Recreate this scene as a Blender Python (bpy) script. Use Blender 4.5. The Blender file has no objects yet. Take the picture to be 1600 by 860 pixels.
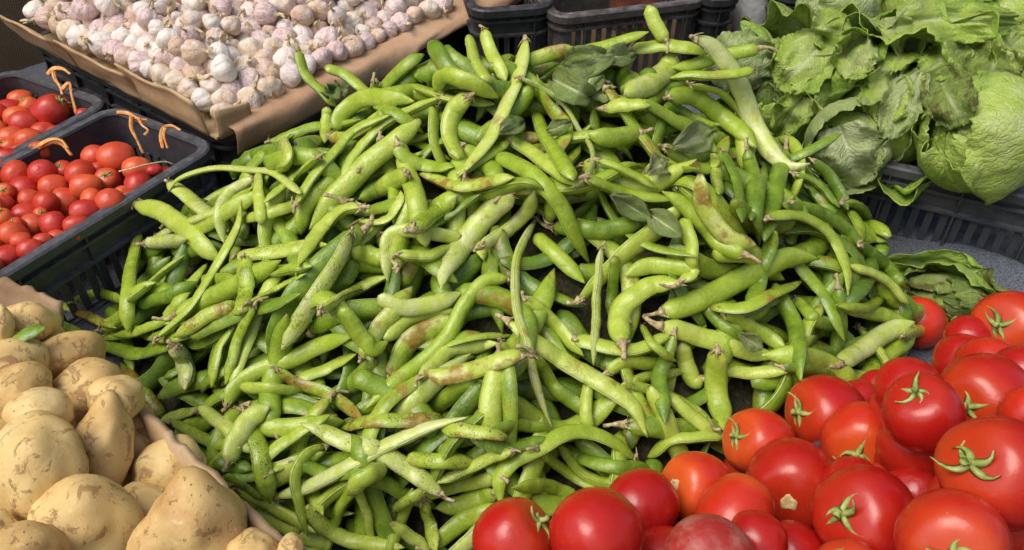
import bpy, math, random
import numpy as np
from mathutils import Matrix, Vector, noise as mnoise

random.seed(7)
rng = np.random.default_rng(7)
S = bpy.context.scene
COL = S.collection

# ------------------------------------------------------------------ camera, sky, sun, exposure
PITCH = math.radians(25.0)
CAMH = 0.54
FPX = 1300.0                       # focal length in pixels of the 1600 px wide photograph
cam = bpy.data.cameras.new('camera')
cam_o = bpy.data.objects.new('camera', cam)
COL.objects.link(cam_o)
cam_o.location = (0, 0, CAMH)
cam_o.rotation_euler = (math.pi / 2 - PITCH, 0, 0)
cam.sensor_width = 36.0
cam.lens = 36.0 * FPX / 1600.0
cam.clip_start = 0.02
cam.clip_end = 200.0
S.camera = cam_o

SUN_EL, SUN_AZ = math.radians(52), math.radians(-136)   # azimuth from +Y, clockwise towards +X
W = bpy.data.worlds.new('World')
S.world = W
W.use_nodes = True
wn = W.node_tree.nodes
sky = wn.new('ShaderNodeTexSky')
sky.sky_type = 'NISHITA'
sky.sun_disc = False
sky.sun_elevation = SUN_EL
sky.sun_rotation = SUN_AZ
sky.air_density = 1.0
sky.dust_density = 4.0
sky.ozone_density = 0.6
W.node_tree.links.new(sky.outputs[0], wn['Background'].inputs[0])
wn['Background'].inputs[1].default_value = 0.085

sl = bpy.data.lights.new('sun', 'SUN')
sl.energy = 1.3
sl.angle = math.radians(40)
sl.color = (1.0, 0.975, 0.93)
sun = bpy.data.objects.new('sun', sl)
COL.objects.link(sun)
sd = Vector((math.sin(SUN_AZ) * math.cos(SUN_EL), math.cos(SUN_AZ) * math.cos(SUN_EL), math.sin(SUN_EL)))
sun.rotation_euler = sd.to_track_quat('Z', 'Y').to_euler()

S.view_settings.view_transform = 'Standard'
S.view_settings.look = 'None'
S.view_settings.exposure = 0.78
S.view_settings.gamma = 1.0
S.render.engine = 'CYCLES'
S.cycles.use_denoising = True
S.cycles.max_bounces = 6

# ------------------------------------------------------------------ pixel <-> world
CAM = np.array([0, 0, CAMH])
FW = np.array([0, math.cos(PITCH), -math.sin(PITCH)])
UP = np.array([0, math.sin(PITCH), math.cos(PITCH)])
RT = np.array([1.0, 0, 0])
TS, T0 = 0.28, -0.36               # the display board slopes up away from the buyer: z = T0 + TS*y
TN = np.array([0, -TS, 1.0]); TN /= np.linalg.norm(TN)


def ray(u, v):
    return FW + RT * ((u - 800) / FPX) + UP * ((430 - v) / FPX)


def at(u, v, d):
    return CAM + ray(u, v) * d


def hit(u, v, h):
    """point on the plane h metres above the sloping board"""
    r = ray(u, v)
    return CAM + r * ((T0 + h - CAMH) / (r[2] - TS * r[1]))


def proj(p):
    q = np.asarray(p) - CAM
    d = q @ FW
    return 800 + FPX * (q @ RT) / d, 430 - FPX * (q @ UP) / d, d


def tz(y, h=0.0):
    return T0 + TS * y + h


# ------------------------------------------------------------------ object helpers
LABELS = []


def put(name, verts, faces, mat, parent=None, smooth=True, loc=None, attrs=None, mats=None):
    me = bpy.data.meshes.new(name)
    verts = np.asarray(verts, dtype=float)
    if loc is not None:
        verts = verts - np.asarray(loc)
    me.from_pydata(verts.tolist(), [], faces if isinstance(faces, list) else faces.tolist())
    if smooth:
        me.polygons.foreach_set('use_smooth', [True] * len(me.polygons))
    me.materials.append(mat)
    for k, a in (attrs or {}).items():
        a = np.asarray(a, dtype=float)
        if a.ndim == 1:
            t = me.attributes.new(k, 'FLOAT', 'POINT'); t.data.foreach_set('value', a)
        else:
            t = me.attributes.new(k, 'FLOAT_COLOR', 'POINT'); t.data.foreach_set('color', a.ravel())
    o = bpy.data.objects.new(name, me)
    COL.objects.link(o)
    if loc is not None:
        o.location = loc
    if parent is not None:
        o.parent = parent
    return o


def inst(name, me, parent=None, mw=None):
    o = bpy.data.objects.new(name, me)
    COL.objects.link(o)
    if parent is not None:
        o.parent = parent
    if mw is not None:
        o.matrix_basis = mw
    return o


def empty(name, mw):
    o = bpy.data.objects.new(name, None)
    o.empty_display_size = 0.02
    COL.objects.link(o)
    o.matrix_world = mw
    return o


def tag(o, label, cat, group=None, kind=None, uv=None):
    o['category'] = cat
    if group:
        o['group'] = group
    if kind:
        o['kind'] = kind
    LABELS.append([o, label, uv])
    o['label'] = label
    return o


def structure(o, label=None):
    o['kind'] = 'structure'
    if label:
        o['label'] = label
    return o


def frame_m(ex, ey, ez, o):
    return Matrix(((ex[0], ey[0], ez[0], o[0]), (ex[1], ey[1], ez[1], o[1]), (ex[2], ey[2], ez[2], o[2]), (0, 0, 0, 1)))


def nrm(a):
    a = np.asarray(a, dtype=float)
    return a / (np.linalg.norm(a, axis=-1, keepdims=True) + 1e-12)


def grid_faces(n, m, wrap=False):
    """n rings of m points"""
    f = []
    for i in range(n - 1):
        for j in range(m if wrap else m - 1):
            k = (j + 1) % m
            f.append((i * m + j, i * m + k, (i + 1) * m + k, (i + 1) * m + j))
    return f


class MB:
    def __init__(s):
        s.v, s.f = [], []

    def add(s, v, f):
        b = len(s.v)
        s.v += [tuple(p) for p in v]
        s.f += [tuple(i + b for i in q) for q in f]

    def box(s, x0, x1, y0, y1, z0, z1):
        v = [(x, y, z) for z in (z0, z1) for y in (y0, y1) for x in (x0, x1)]
        s.add(v, [(0, 2, 3, 1), (4, 5, 7, 6), (0, 1, 5, 4), (2, 6, 7, 3), (0, 4, 6, 2), (1, 3, 7, 5)])

    def build(s, name, mat, parent=None, smooth=False):
        return put(name, s.v, s.f, mat, parent, smooth)


def catmull(P, n):
    """resample a polyline to n points evenly along a smooth curve"""
    P = np.asarray(P, dtype=float)
    if len(P) == 2:
        P = np.array([P[0], (P[0] + P[1]) / 2, P[1]])
    Q = np.vstack([2 * P[0] - P[1], P, 2 * P[-1] - P[-2]])
    out = []
    for i in range(1, len(Q) - 2):
        for t in np.linspace(0, 1, 14, endpoint=False):
            a, b, c, d = Q[i - 1], Q[i], Q[i + 1], Q[i + 2]
            out.append(.5 * (2 * b + (c - a) * t + (2 * a - 5 * b + 4 * c - d) * t * t + (3 * b - a - 3 * c + d) * t ** 3))
    out.append(Q[-2])
    out = np.array(out)
    s = np.r_[0, np.cumsum(np.linalg.norm(np.diff(out, axis=0), axis=1))]
    q = np.linspace(0, s[-1], n)
    return np.stack([np.interp(q, s, out[:, k]) for k in range(P.shape[1])], 1)


def tube(P, R, m=8, up=(0.3, 0.2, 1), flat=1.0, cap=True):
    P = np.asarray(P, dtype=float); n = len(P)
    R = np.broadcast_to(np.asarray(R, dtype=float), (n,))
    T = nrm(np.gradient(P, axis=0))
    B = nrm(np.cross(T, np.asarray(up, dtype=float)))
    N = np.cross(B, T)
    a = np.linspace(0, 2 * math.pi, m, endpoint=False)
    V = P[:, None] + R[:, None, None] * (B[:, None] * np.cos(a)[None, :, None] + N[:, None] * (flat * np.sin(a))[None, :, None])
    f = grid_faces(n, m, True)
    if cap:
        f += [tuple(range(m - 1, -1, -1)), tuple(range((n - 1) * m, n * m))]
    return V.reshape(-1, 3), f


def fbm(p, o=3):
    return mnoise.fractal(Vector(p), 1.0, 2.0, o)


# ------------------------------------------------------------------ materials
def socket(nt, s, v):
    if isinstance(v, bpy.types.NodeSocket):
        nt.links.new(v, s)
    elif isinstance(v, (tuple, list)) and len(v) == 3 and s.type == 'RGBA':
        s.default_value = (*v, 1)
    else:
        s.default_value = v


class NT:
    def __init__(s, name):
        s.m = bpy.data.materials.new(name)
        s.m.use_nodes = True
        s.t = s.m.node_tree
        s.b = s.t.nodes['Principled BSDF']
        s.out = s.t.nodes['Material Output']

    def n(s, typ, props=None, out=0, **ins):
        nd = s.t.nodes.new('ShaderNode' + typ)
        for k, v in (props or {}).items():
            setattr(nd, k, v)
        for k, v in ins.items():
            key = int(k[1:]) if k[0] == 'i' and k[1:].isdigit() else k.replace('_', ' ')
            socket(s.t, nd.inputs[key], v)
        return nd.outputs[out]

    def coord(s, w='Object'):
        nd = s.t.nodes.new('ShaderNodeTexCoord')
        return nd.outputs[w]

    def rnd(s):
        return s.t.nodes.new('ShaderNodeObjectInfo').outputs['Random']

    def attr(s, name, out='Fac'):
        nd = s.t.nodes.new('ShaderNodeAttribute'); nd.attribute_name = name
        return nd.outputs[out]

    def math(s, op, a, b=0.0, c=None, clamp=False):
        nd = s.t.nodes.new('ShaderNodeMath'); nd.operation = op; nd.use_clamp = clamp
        socket(s.t, nd.inputs[0], a); socket(s.t, nd.inputs[1], b)
        if c is not None:
            socket(s.t, nd.inputs[2], c)
        return nd.outputs[0]

    def mix(s, f, a, b, mode='MIX'):
        nd = s.t.nodes.new('ShaderNodeMix'); nd.data_type = 'RGBA'; nd.blend_type = mode
        socket(s.t, nd.inputs[0], f); socket(s.t, nd.inputs[6], a); socket(s.t, nd.inputs[7], b)
        return nd.outputs[2]

    def step(s, x, a, b):
        """0 below a, 1 above b"""
        nd = s.t.nodes.new('ShaderNodeMapRange'); nd.interpolation_type = 'SMOOTHSTEP'
        socket(s.t, nd.inputs[0], x); nd.inputs[1].default_value = a; nd.inputs[2].default_value = b
        return nd.outputs[0]

    def noise(s, vec, scale, detail=3.0, rough=.55, out=0, dist=0.0):
        return s.n('TexNoise', out=out, Vector=vec, Scale=scale, Detail=detail, Roughness=rough, Distortion=dist)

    def ramp(s, x, stops):
        nd = s.t.nodes.new('ShaderNodeValToRGB')
        e = nd.color_ramp.elements
        e[0].position, e[0].color = stops[0][0], (*stops[0][1], 1)
        e[1].position, e[1].color = stops[-1][0], (*stops[-1][1], 1)
        for p, c in stops[1:-1]:
            q = e.new(p); q.color = (*c, 1)
        socket(s.t, nd.inputs[0], x)
        return nd.outputs[0]

    def vscale(s, vec, x, y, z):
        return s.n('VectorMath', {'operation': 'MULTIPLY'}, i0=vec, i1=(x, y, z))

    def shift(s, vec, k=31.0):
        r = s.math('MULTIPLY', s.rnd(), k)
        return s.n('VectorMath', {'operation': 'ADD'}, i0=vec, i1=s.n('CombineXYZ', i0=r, i1=r, i2=r))

    def bump(s, h, dist=.001, strength=1.0, normal=None):
        kw = dict(Height=h, Distance=dist, Strength=strength)
        if normal is not None:
            kw['Normal'] = normal
        return s.n('Bump', **kw)

    def set(s, **k):
        for a, v in k.items():
            socket(s.t, s.b.inputs[a.replace('_', ' ')], v)
        return s


def mat_pod():
    m = NT('pod_skin')
    pa = m.t.nodes.new('ShaderNodeAttribute'); pa.attribute_name = 'pa'
    sp = m.t.nodes.new('ShaderNodeSeparateColor'); m.t.links.new(pa.outputs['Color'], sp.inputs[0])
    t, seam, tone = sp.outputs[0], sp.outputs[1], sp.outputs[2]
    spot = pa.outputs['Alpha']
    rust = m.attr('rust')
    c = m.shift(m.coord())
    n1 = m.noise(c, 45, 3)
    n2 = m.noise(c, 160, 4, .6)
    tn = m.math('ADD', tone, m.math('MULTIPLY', m.math('SUBTRACT', n1, .5), .55))
    tn = m.math('ADD', tn, m.math('MULTIPLY', m.math('SUBTRACT', n2, .5), .25), clamp=True)
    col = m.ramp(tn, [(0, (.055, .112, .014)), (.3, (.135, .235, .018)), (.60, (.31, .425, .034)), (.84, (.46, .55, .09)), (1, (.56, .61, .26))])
    col = m.mix(m.math('MULTIPLY', m.step(seam, .35, .9), .55), col, (.50, .58, .20))
    gro = m.math('MULTIPLY', m.step(seam, .015, .08), m.math('SUBTRACT', 1.0, m.step(seam, .20, .40)))
    col = m.mix(m.math('MULTIPLY', gro, .45), col, (.06, .11, .012))
    # scarred ends
    e = m.math('ADD', m.step(t, .955, 1.0), m.math('SUBTRACT', 1.0, m.step(t, .0, .05)))
    e = m.math('MULTIPLY', e, m.step(m.noise(c, 140, 2), .38, .62))
    col = m.mix(m.math('MULTIPLY', e, .8), col, (.20, .14, .05))
    # yellow and rust blotches
    bl = m.math('MULTIPLY', m.step(m.math('ADD', m.noise(c, 38, 3, .65), m.math('MULTIPLY', rust, .13)), .60, .74), m.math('MINIMUM', m.math('MULTIPLY', rust, 1.6), 1.0))
    col = m.mix(m.math('MULTIPLY', bl, .85), col, m.mix(m.noise(c, 120, 3), (.16, .05, .012), (.40, .26, .05)))
    # fine specks and scabs
    cl = m.step(m.noise(c, 48, 3, .6), .30, .62)
    sps = m.math('MULTIPLY', spot, cl)
    th = m.math('SUBTRACT', .80, m.math('MULTIPLY', sps, .27))
    sk = m.math('GREATER_THAN', m.noise(c, 620, 2, .6), th)
    sk2 = m.math('MULTIPLY', m.math('GREATER_THAN', m.noise(c, 270, 3, .7), m.math('SUBTRACT', .79, m.math('MULTIPLY', sps, .17))), .8)
    sk = m.math('MAXIMUM', sk, sk2)
    col = m.mix(m.math('MULTIPLY', sk, .8), col, (.060, .040, .016))
    w = m.math('MULTIPLY', m.step(m.noise(c, 90, 4, .7), .60, .72), .20)
    col = m.mix(w, col, (.55, .60, .33))
    hgt = m.math('ADD', m.math('MULTIPLY', n2, 1.0), m.math('MULTIPLY', m.noise(m.shift(m.coord()), 480, 3, .6), .45))
    rr = m.math('ADD', .14, m.math('MULTIPLY', m.noise(c, 70, 3), .26))
    m.set(Base_Color=col, Roughness=rr, Normal=m.bump(hgt, .0012, .8), Specular_IOR_Level=.55)
    m.b.inputs['Subsurface Weight'].default_value = .08
    m.b.inputs['Subsurface Radius'].default_value = (.004, .006, .001)
    m.b.inputs['Subsurface Scale'].default_value = .6
    return m.m


def mat_simple(name, cols, scale=60, rough=.7, bump=.001, bscale=200, spec=.3, detail=4, stretch=None, w='Object'):
    m = NT(name)
    c = m.coord(w)
    if stretch:
        c = m.vscale(c, *stretch)
    c = m.shift(c)
    n = m.noise(c, scale, detail, .6)
    k = len(cols)
    col = m.ramp(n, [(.28 + .44 * i / (k - 1), cc) for i, cc in enumerate(cols)])
    m.set(Base_Color=col, Roughness=rough, Specular_IOR_Level=spec, Normal=m.bump(m.noise(c, bscale, 4, .65), bump, .8))
    return m.m


def mat_garlic():
    m = NT('garlic_paper')
    c = m.shift(m.coord(), 3.0)
    r = m.rnd()
    st = m.noise(m.vscale(c, 1, 1, .12), 330, 3, .6)
    lo = m.noise(c, 55, 3, .6)
    pt = m.step(m.math('ADD', m.math('MULTIPLY', r, .85), m.math('MULTIPLY', lo, .7)), .45, 1.15)
    base = m.mix(lo, (.72, .64, .55), (.87, .82, .77))
    pur = m.mix(m.step(st, .35, .68), (.76, .61, .57), (.52, .27, .29))
    col = m.mix(m.math('MULTIPLY', pt, .85), base, pur)
    r2 = m.n('TexWhiteNoise', {'noise_dimensions': '1D'}, out=0, W=m.math('MULTIPLY', r, 77.7))
    tan = m.math('MULTIPLY', m.math('GREATER_THAN', r2, .60), m.step(lo, .34, .64))
    col = m.mix(m.math('MULTIPLY', tan, .7), col, (.58, .40, .19))
    col = m.mix(m.math('MULTIPLY', m.step(st, .55, .75), .30), col, (.50, .36, .22))
    hgt = m.math('ADD', m.math('MULTIPLY', st, .8), m.math('MULTIPLY', m.noise(c, 120, 3), .6))
    m.set(Base_Color=col, Roughness=.52, Specular_IOR_Level=.4, Normal=m.bump(hgt, .0030, .9))
    return m.m


def mat_tomato(name, a, b, dusty=0.0, rough=.14, shoulder=1.0):
    m = NT(name)
    co = m.coord()
    c = m.shift(co)
    r = m.rnd()
    z = m.t.nodes.new('ShaderNodeSeparateXYZ'); m.t.links.new(co, z.inputs[0])
    n = m.noise(c, 26, 2)
    f = m.math('ADD', m.math('MULTIPLY', r, .55), m.math('MULTIPLY', n, .5))
    col = m.mix(m.step(f, .25, .95), a, b)
    sh = m.step(m.math('ADD', z.outputs[2], m.math('MULTIPLY', m.math('SUBTRACT', n, .5), .02)), .012, .036)
    col = m.mix(m.math('MULTIPLY', sh, m.math('ADD', .08 * shoulder, m.math('MULTIPLY', r, .5 * shoulder))), col, (.66, .15, .02))
    sc = m.math('GREATER_THAN', m.noise(m.vscale(c, 1, .45, 1), 210, 3, .7), .765)
    col = m.mix(m.math('MULTIPLY', sc, .55), col, (.60, .33, .20))
    if dusty:
        col = m.mix(m.math('MULTIPLY', m.step(m.noise(c, 48, 4, .7), .42, .75), dusty), col, (.45, .24, .18))
        ht = m.math('GREATER_THAN', m.noise(c, 95, 3, .7), .705)
        col = m.mix(m.math('MULTIPLY', ht, .8), col, (.10, .06, .04))
    rr = m.math('ADD', rough, m.math('MULTIPLY', m.noise(c, 45, 5, .75), .24))
    m.set(Base_Color=col, Roughness=rr, Specular_IOR_Level=.5, Normal=m.bump(m.math('ADD', m.noise(c, 26, 2), m.math('MULTIPLY', m.noise(c, 140, 4, .7), .12)), .006, .35))
    m.b.inputs['Subsurface Weight'].default_value = .10
    m.b.inputs['Subsurface Radius'].default_value = (.008, .002, .001)
    m.b.inputs['Subsurface Scale'].default_value = .6
    return m.m


def mat_potato():
    m = NT('potato_skin')
    c = m.shift(m.coord())
    r = m.rnd()
    lo = m.noise(c, 22, 4, .6)
    col = m.ramp(m.math('ADD', m.math('MULTIPLY', lo, .8), m.math('MULTIPLY', r, .22)), [(.22, (.42, .23, .08)), (.42, (.59, .385, .14)), (.62, (.70, .51, .21)), (.88, (.76, .62, .33))])
    scurf = m.step(m.noise(c, 52, 6, .74, dist=.8), .54, .62)
    col = m.mix(m.math('MULTIPLY', scurf, .75), col, (.30, .15, .06))
    fl = m.step(m.noise(m.vscale(c, 1, 2.4, 1), 60, 5, .75), .60, .64)
    col = m.mix(m.math('MULTIPLY', fl, .45), col, (.72, .56, .33))
    v = m.n('TexVoronoi', {'feature': 'F1'}, out=0, Vector=c, Scale=130.0)
    dt = m.math('MULTIPLY', m.math('SUBTRACT', 1.0, m.step(v, .08, .15)), m.step(m.noise(c, 34, 2), .50, .62))
    col = m.mix(m.math('MULTIPLY', dt, .75), col, (.13, .075, .03))
    hgt = m.math('ADD', m.math('MULTIPLY', scurf, .5), m.math('ADD', m.math('MULTIPLY', m.noise(c, 260, 4, .7), .5), m.math('MULTIPLY', dt, -.8)))
    m.set(Base_Color=col, Roughness=.58, Specular_IOR_Level=.35, Normal=m.bump(hgt, .0012, .7))
    m.b.inputs['Subsurface Weight'].default_value = .06
    m.b.inputs['Subsurface Radius'].default_value = (.006, .003, .001)
    return m.m


def mat_leaf(name, stops, vein=(.52, .62, .30), vscale=20.0, transl=.36, brown=0.0):
    """leaf sheets carry the attribute lf = (across -1..1 mapped 0..1, along 0..1, random)"""
    m = NT(name)
    pa = m.t.nodes.new('ShaderNodeAttribute'); pa.attribute_name = 'lf'
    sp = m.t.nodes.new('ShaderNodeSeparateColor'); m.t.links.new(pa.outputs['Color'], sp.inputs[0])
    u, v, rr = sp.outputs[0], sp.outputs[1], sp.outputs[2]
    c = m.shift(m.coord())
    au = m.math('ABSOLUTE', m.math('MULTIPLY', m.math('SUBTRACT', u, .5), 2.0))
    lo = m.noise(c, 30, 3, .6)
    f = m.math('ADD', m.math('MULTIPLY', lo, .75), m.math('MULTIPLY', rr, .35))
    f = m.math('ADD', f, m.math('MULTIPLY', m.math('SUBTRACT', m.math('MULTIPLY', v, m.math('ADD', .5, au)), .55), -.28), clamp=True)
    col = m.ramp(f, stops)
    # side veins fan out from the midrib
    ca = m.n('CombineXYZ', i0=m.math('MULTIPLY', au, .55), i1=m.math('SUBTRACT', v, m.math('MULTIPLY', au, .42)), i2=rr)
    wob = m.n('VectorMath', {'operation': 'ADD'}, i0=ca, i1=m.n('VectorMath', {'operation': 'SCALE'}, i0=m.noise(c, 60, 3, out=1), Scale=.10))
    vo = m.n('TexVoronoi', {'feature': 'DISTANCE_TO_EDGE'}, out=0, Vector=m.vscale(wob, .42, 1, 1), Scale=vscale)
    ln = m.math('SUBTRACT', 1.0, m.step(vo, .0, .11))
    vo2 = m.n('TexVoronoi', {'feature': 'DISTANCE_TO_EDGE'}, out=0, Vector=wob, Scale=vscale * 2.6)
    ln2 = m.math('MULTIPLY', m.math('SUBTRACT', 1.0, m.step(vo2, .0, .16)), .5)
    mid = m.math('MULTIPLY', m.math('SUBTRACT', 1.0, m.step(au, .02, .13)), m.math('SUBTRACT', 1.0, m.step(v, .55, .95)))
    vv = m.math('MAXIMUM', m.math('MAXIMUM', ln, ln2), mid)
    col = m.mix(m.math('MULTIPLY', vv, .42), col, vein)
    col = m.mix(m.math('MULTIPLY', mid, .6), col, (.62, .68, .42))
    if brown:
        bb = m.step(m.math('ADD', m.noise(c, 40, 4, .7), m.math('MULTIPLY', au, .12)), .56, .70)
        col = m.mix(m.math('MULTIPLY', bb, brown), col, (.13, .075, .03))
    puck = m.math('ADD', m.math('MULTIPLY', vv, -.7), m.math('ADD', m.math('MULTIPLY', m.step(vo, 0, .45), .8), m.math('MULTIPLY', m.noise(c, 130, 4, .6), .7)))
    nb = m.bump(puck, .0015, .75)
    m.set(Base_Color=col, Roughness=.42, Specular_IOR_Level=.45, Normal=nb)
    tr = m.n('BsdfTranslucent', Color=m.mix(.5, col, (.35, .55, .05)), Normal=nb)
    mx = m.n('MixShader', i0=transl, i1=m.b.outputs[0], i2=tr)
    m.t.links.new(mx, m.out.inputs[0])
    return m.m


def mat_plastic(name, c0, c1, dust=.35):
    m = NT(name)
    c = m.coord('Object')
    n = m.noise(c, 14, 5, .65)
    g = m.t.nodes.new('ShaderNodeNewGeometry')
    s = m.t.nodes.new('ShaderNodeSeparateXYZ'); m.t.links.new(g.outputs['Normal'], s.inputs[0])
    up = m.step(s.outputs[2], .2, .9)
    col = m.mix(n, c0, c1)
    d = m.math('MULTIPLY', m.math('ADD', m.math('MULTIPLY', up, .7), .3), m.math('MULTIPLY', m.step(m.noise(c, 55, 5, .7), .35, .72), dust))
    col = m.mix(d, col, (.20, .20, .21))
    sc = m.math('GREATER_THAN', m.noise(m.vscale(c, 1, 4, 1), 90, 4, .75), .70)
    col = m.mix(m.math('MULTIPLY', sc, .35), col, (.30, .29, .28))
    m.set(Base_Color=col, Roughness=m.math('ADD', .36, m.math('MULTIPLY', n, .3)), Specular_IOR_Level=.45, Normal=m.bump(m.noise(c, 160, 4, .7), .0008, .6))
    return m.m


def mat_card(name, cols, wr=.002):
    m = NT(name)
    c = m.shift(m.coord())
    n = m.noise(c, 12, 5, .65)
    col = m.ramp(n, [(.3, cols[0]), (.5, cols[1]), (.72, cols[2])])
    fb = m.noise(m.vscale(c, 1, 7, 1), 160, 3, .7)
    col = m.mix(m.math('MULTIPLY', m.step(fb, .45, .75), .22), col, cols[0])
    st = m.step(m.noise(c, 35, 4, .75), .60, .68)
    col = m.mix(m.math('MULTIPLY', st, .25), col, (.20, .11, .05))
    h = m.math('ADD', m.noise(c, 28, 4, .6), m.math('MULTIPLY', fb, .15))
    m.set(Base_Color=col, Roughness=.75, Specular_IOR_Level=.2, Normal=m.bump(h, wr, .6))
    return m.m


def mat_felt():
    m = NT('blue_grey_felt')
    c = m.coord()
    n = m.noise(c, 420, 5, .75)
    lo = m.noise(c, 9, 4)
    col = m.mix(m.step(n, .35, .68), (.06, .068, .085), (.25, .275, .315))
    col = m.mix(m.math('MULTIPLY', m.step(lo, .4, .8), .35), col, (.20, .20, .20))
    h = m.math('ADD', n, m.math('MULTIPLY', m.noise(c, 110, 3), .8))
    m.set(Base_Color=col, Roughness=.95, Specular_IOR_Level=.1, Normal=m.bump(h, .004, 1.0))
    return m.m


def mat_burlap():
    m = NT('brown_burlap')
    c = m.coord()
    wx = m.n('TexWave', {'wave_type': 'BANDS', 'bands_direction': 'X'}, out=1, Vector=c, Scale=95.0, Distortion=1.2, Detail=2.0)
    wz = m.n('TexWave', {'wave_type': 'BANDS', 'bands_direction': 'Z'}, out=1, Vector=c, Scale=95.0, Distortion=1.2, Detail=2.0)
    w = m.math('MULTIPLY', wx, wz)
    n = m.noise(c, 8, 5, .7)
    col = m.mix(n, (.075, .052, .032), (.17, .12, .075))
    col = m.mix(m.math('MULTIPLY', w, .3), col, (.22, .16, .10))
    m.set(Base_Color=col, Roughness=.95, Specular_IOR_Level=.08, Normal=m.bump(m.math('ADD', w, m.math('MULTIPLY', n, .5)), .003, .8))
    return m.m


M = dict(
    pod=mat_pod(),
    stem=mat_simple('withered_stem', [(.10, .07, .03), (.42, .33, .16), (.62, .56, .36)], 190, .8, .0015, 350),
    garlic=mat_garlic(),
    dry=mat_simple('dry_straw', [(.34, .23, .10), (.62, .50, .30), (.78, .70, .52)], 260, .85, .001, 400, stretch=(1, 1, .2)),
    roots=mat_simple('root_fibre', [(.30, .18, .07), (.52, .37, .18), (.66, .54, .32)], 300, .9, .001, 500),
    tomato=mat_tomato('tomato_skin', (.40, .010, .007), (.61, .040, .012)),
    tomato_low=mat_tomato('buried_tomato_skin', (.42, .014, .008), (.58, .04, .013), 0.0, .2, 0.0),
    tomato_bad=mat_tomato('scarred_tomato_skin', (.33, .02, .014), (.44, .05, .025), .55, .35),
    tomato_far=mat_tomato('small_tomato_skin', (.50, .028, .018), (.72, .13, .035), .12, .24),
    calyx=mat_simple('calyx_green', [(.13, .19, .035), (.29, .36, .085), (.48, .48, .19)], 130, .6, .001, 260),
    scar=mat_simple('stem_scar_cork', [(.30, .16, .06), (.62, .46, .20), (.75, .66, .40)], 260, .8, .001, 400),
    potato=mat_potato(),
    lettuce=mat_leaf('lettuce_leaf', [(.12, (.17, .32, .022)), (.33, (.36, .55, .045)), (.56, (.53, .69, .11)), (.84, (.70, .79, .32))]),
    lettuce_pale=mat_leaf('pale_lettuce_leaf', [(.10, (.23, .36, .07)), (.4, (.42, .52, .17)), (.7, (.58, .65, .33)), (.92, (.70, .73, .48))], vscale=14),
    lettuce_dark=mat_leaf('wilted_lettuce_leaf', [(.12, (.10, .17, .020)), (.42, (.22, .34, .045)), (.70, (.36, .46, .09)), (.95, (.50, .55, .20))], brown=.75),
    beanleaf=mat_leaf('bean_leaf', [(.12, (.12, .20, .04)), (.40, (.25, .36, .085)), (.70, (.38, .46, .15)), (.95, (.52, .52, .24))], vein=(.26, .34, .15), transl=.15, brown=.3),
    plastic=mat_plastic('black_plastic', (.010, .010, .011), (.030, .030, .032)),
    plastic_grey=mat_plastic('charcoal_plastic', (.030, .032, .037), (.070, .074, .084), .5),
    plastic_brown=mat_plastic('brown_black_plastic', (.030, .023, .019), (.075, .060, .050), .85),  # grey dust raised so the slats and rim read as lit
    card=mat_card('corrugated_cardboard', ((.34, .215, .115), (.46, .315, .175), (.56, .41, .25))),
    carddark=mat_card('weathered_cardboard', ((.20, .12, .065), (.29, .185, .105), (.36, .25, .155))),
    paper=mat_card('brown_kraft_paper', ((.40, .235, .135), (.48, .300, .178), (.55, .37, .235)), .005),
    felt=mat_felt(),
    burlap=mat_burlap(),
    orange=mat_simple('orange_plastic_tape', [(.66, .22, .04), (.82, .36, .09), (.84, .52, .26)], 90, .5, .002, 150, .4),
    concrete=mat_simple('grey_concrete', [(.16, .16, .155), (.30, .30, .295), (.43, .43, .42)], 22, .9, .003, 90, .2),
    wood=mat_simple('rough_wood', [(.08, .05, .03), (.17, .11, .065), (.26, .18, .11)], 20, .8, .002, 60, stretch=(1, 6, 1)),
    floor=mat_simple('dirty_paving', [(.045, .042, .038), (.08, .075, .068), (.12, .11, .10)], 6, .9, .004, 30),
    gapshade=mat_simple('heap_gap_shade', [(.016, .014, .008), (.035, .032, .014), (.075, .07, .03)], 130, .9, .006, 160),  # near-black colour that stands for the shade between pods
    red=mat_simple('rusty_red_board', [(.07, .018, .010), (.13, .035, .018), (.18, .06, .03)], 40, .7, .001, 120),
)

# ------------------------------------------------------------------ setting: paving, sloping display board, felt, backdrop
g = np.array([(-60, -60, -1.05), (60, -60, -1.05), (60, 60, -1.05), (-60, 60, -1.05)])
structure(put('ground', g, [(0, 1, 2, 3)], M['floor'], smooth=False), 'dark paving under and around the stall')

tb = empty('display_table', Matrix.Translation((0, 1.1, tz(1.1) - .012)))
tag(tb, 'sloping wooden table that carries the whole vegetable display', 'table')
for i in range(10):                                     # planks of the table top
    y0, y1 = .30 + i * .18, .30 + i * .18 + .174
    b = MB(); b.box(-1.5, 1.5, y0 - 1.1, y1 - 1.1, -.024, 0)
    v = np.array(b.v); v[:, 2] += TS * v[:, 1]
    put('plank', v, b.f, M['wood'], tb, smooth=False)
for sx in (-1.4, 1.4):
    for y in (.4, 1.95):
        b = MB(); b.box(sx - .03, sx + .03, y - 1.1 - .03, y - 1.1 + .03, -1.05 - (tz(1.1) - .012), TS * (y - 1.1) - .024)
        b.build('leg', M['wood'], tb)


def felt_z(x, y):
    z = .003 + .005 * (fbm((x * 7, y * 7, 3), 3) + .6)
    # a rumpled fold where the cloth runs up against the lettuce crate
    p = hit(1510, 392, 0)
    d = np.array([.66, -.75]); nn = np.array([.75, .66])
    q = np.array([x, y]) - p[:2]
    a, s = q @ nn, q @ d
    z += (.024 + .010 * math.sin(s * 21)) * math.exp(-((a + .035) / .035) ** 2) * (1 if abs(s) < .9 else 0)
    return max(z, .0025)


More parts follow.
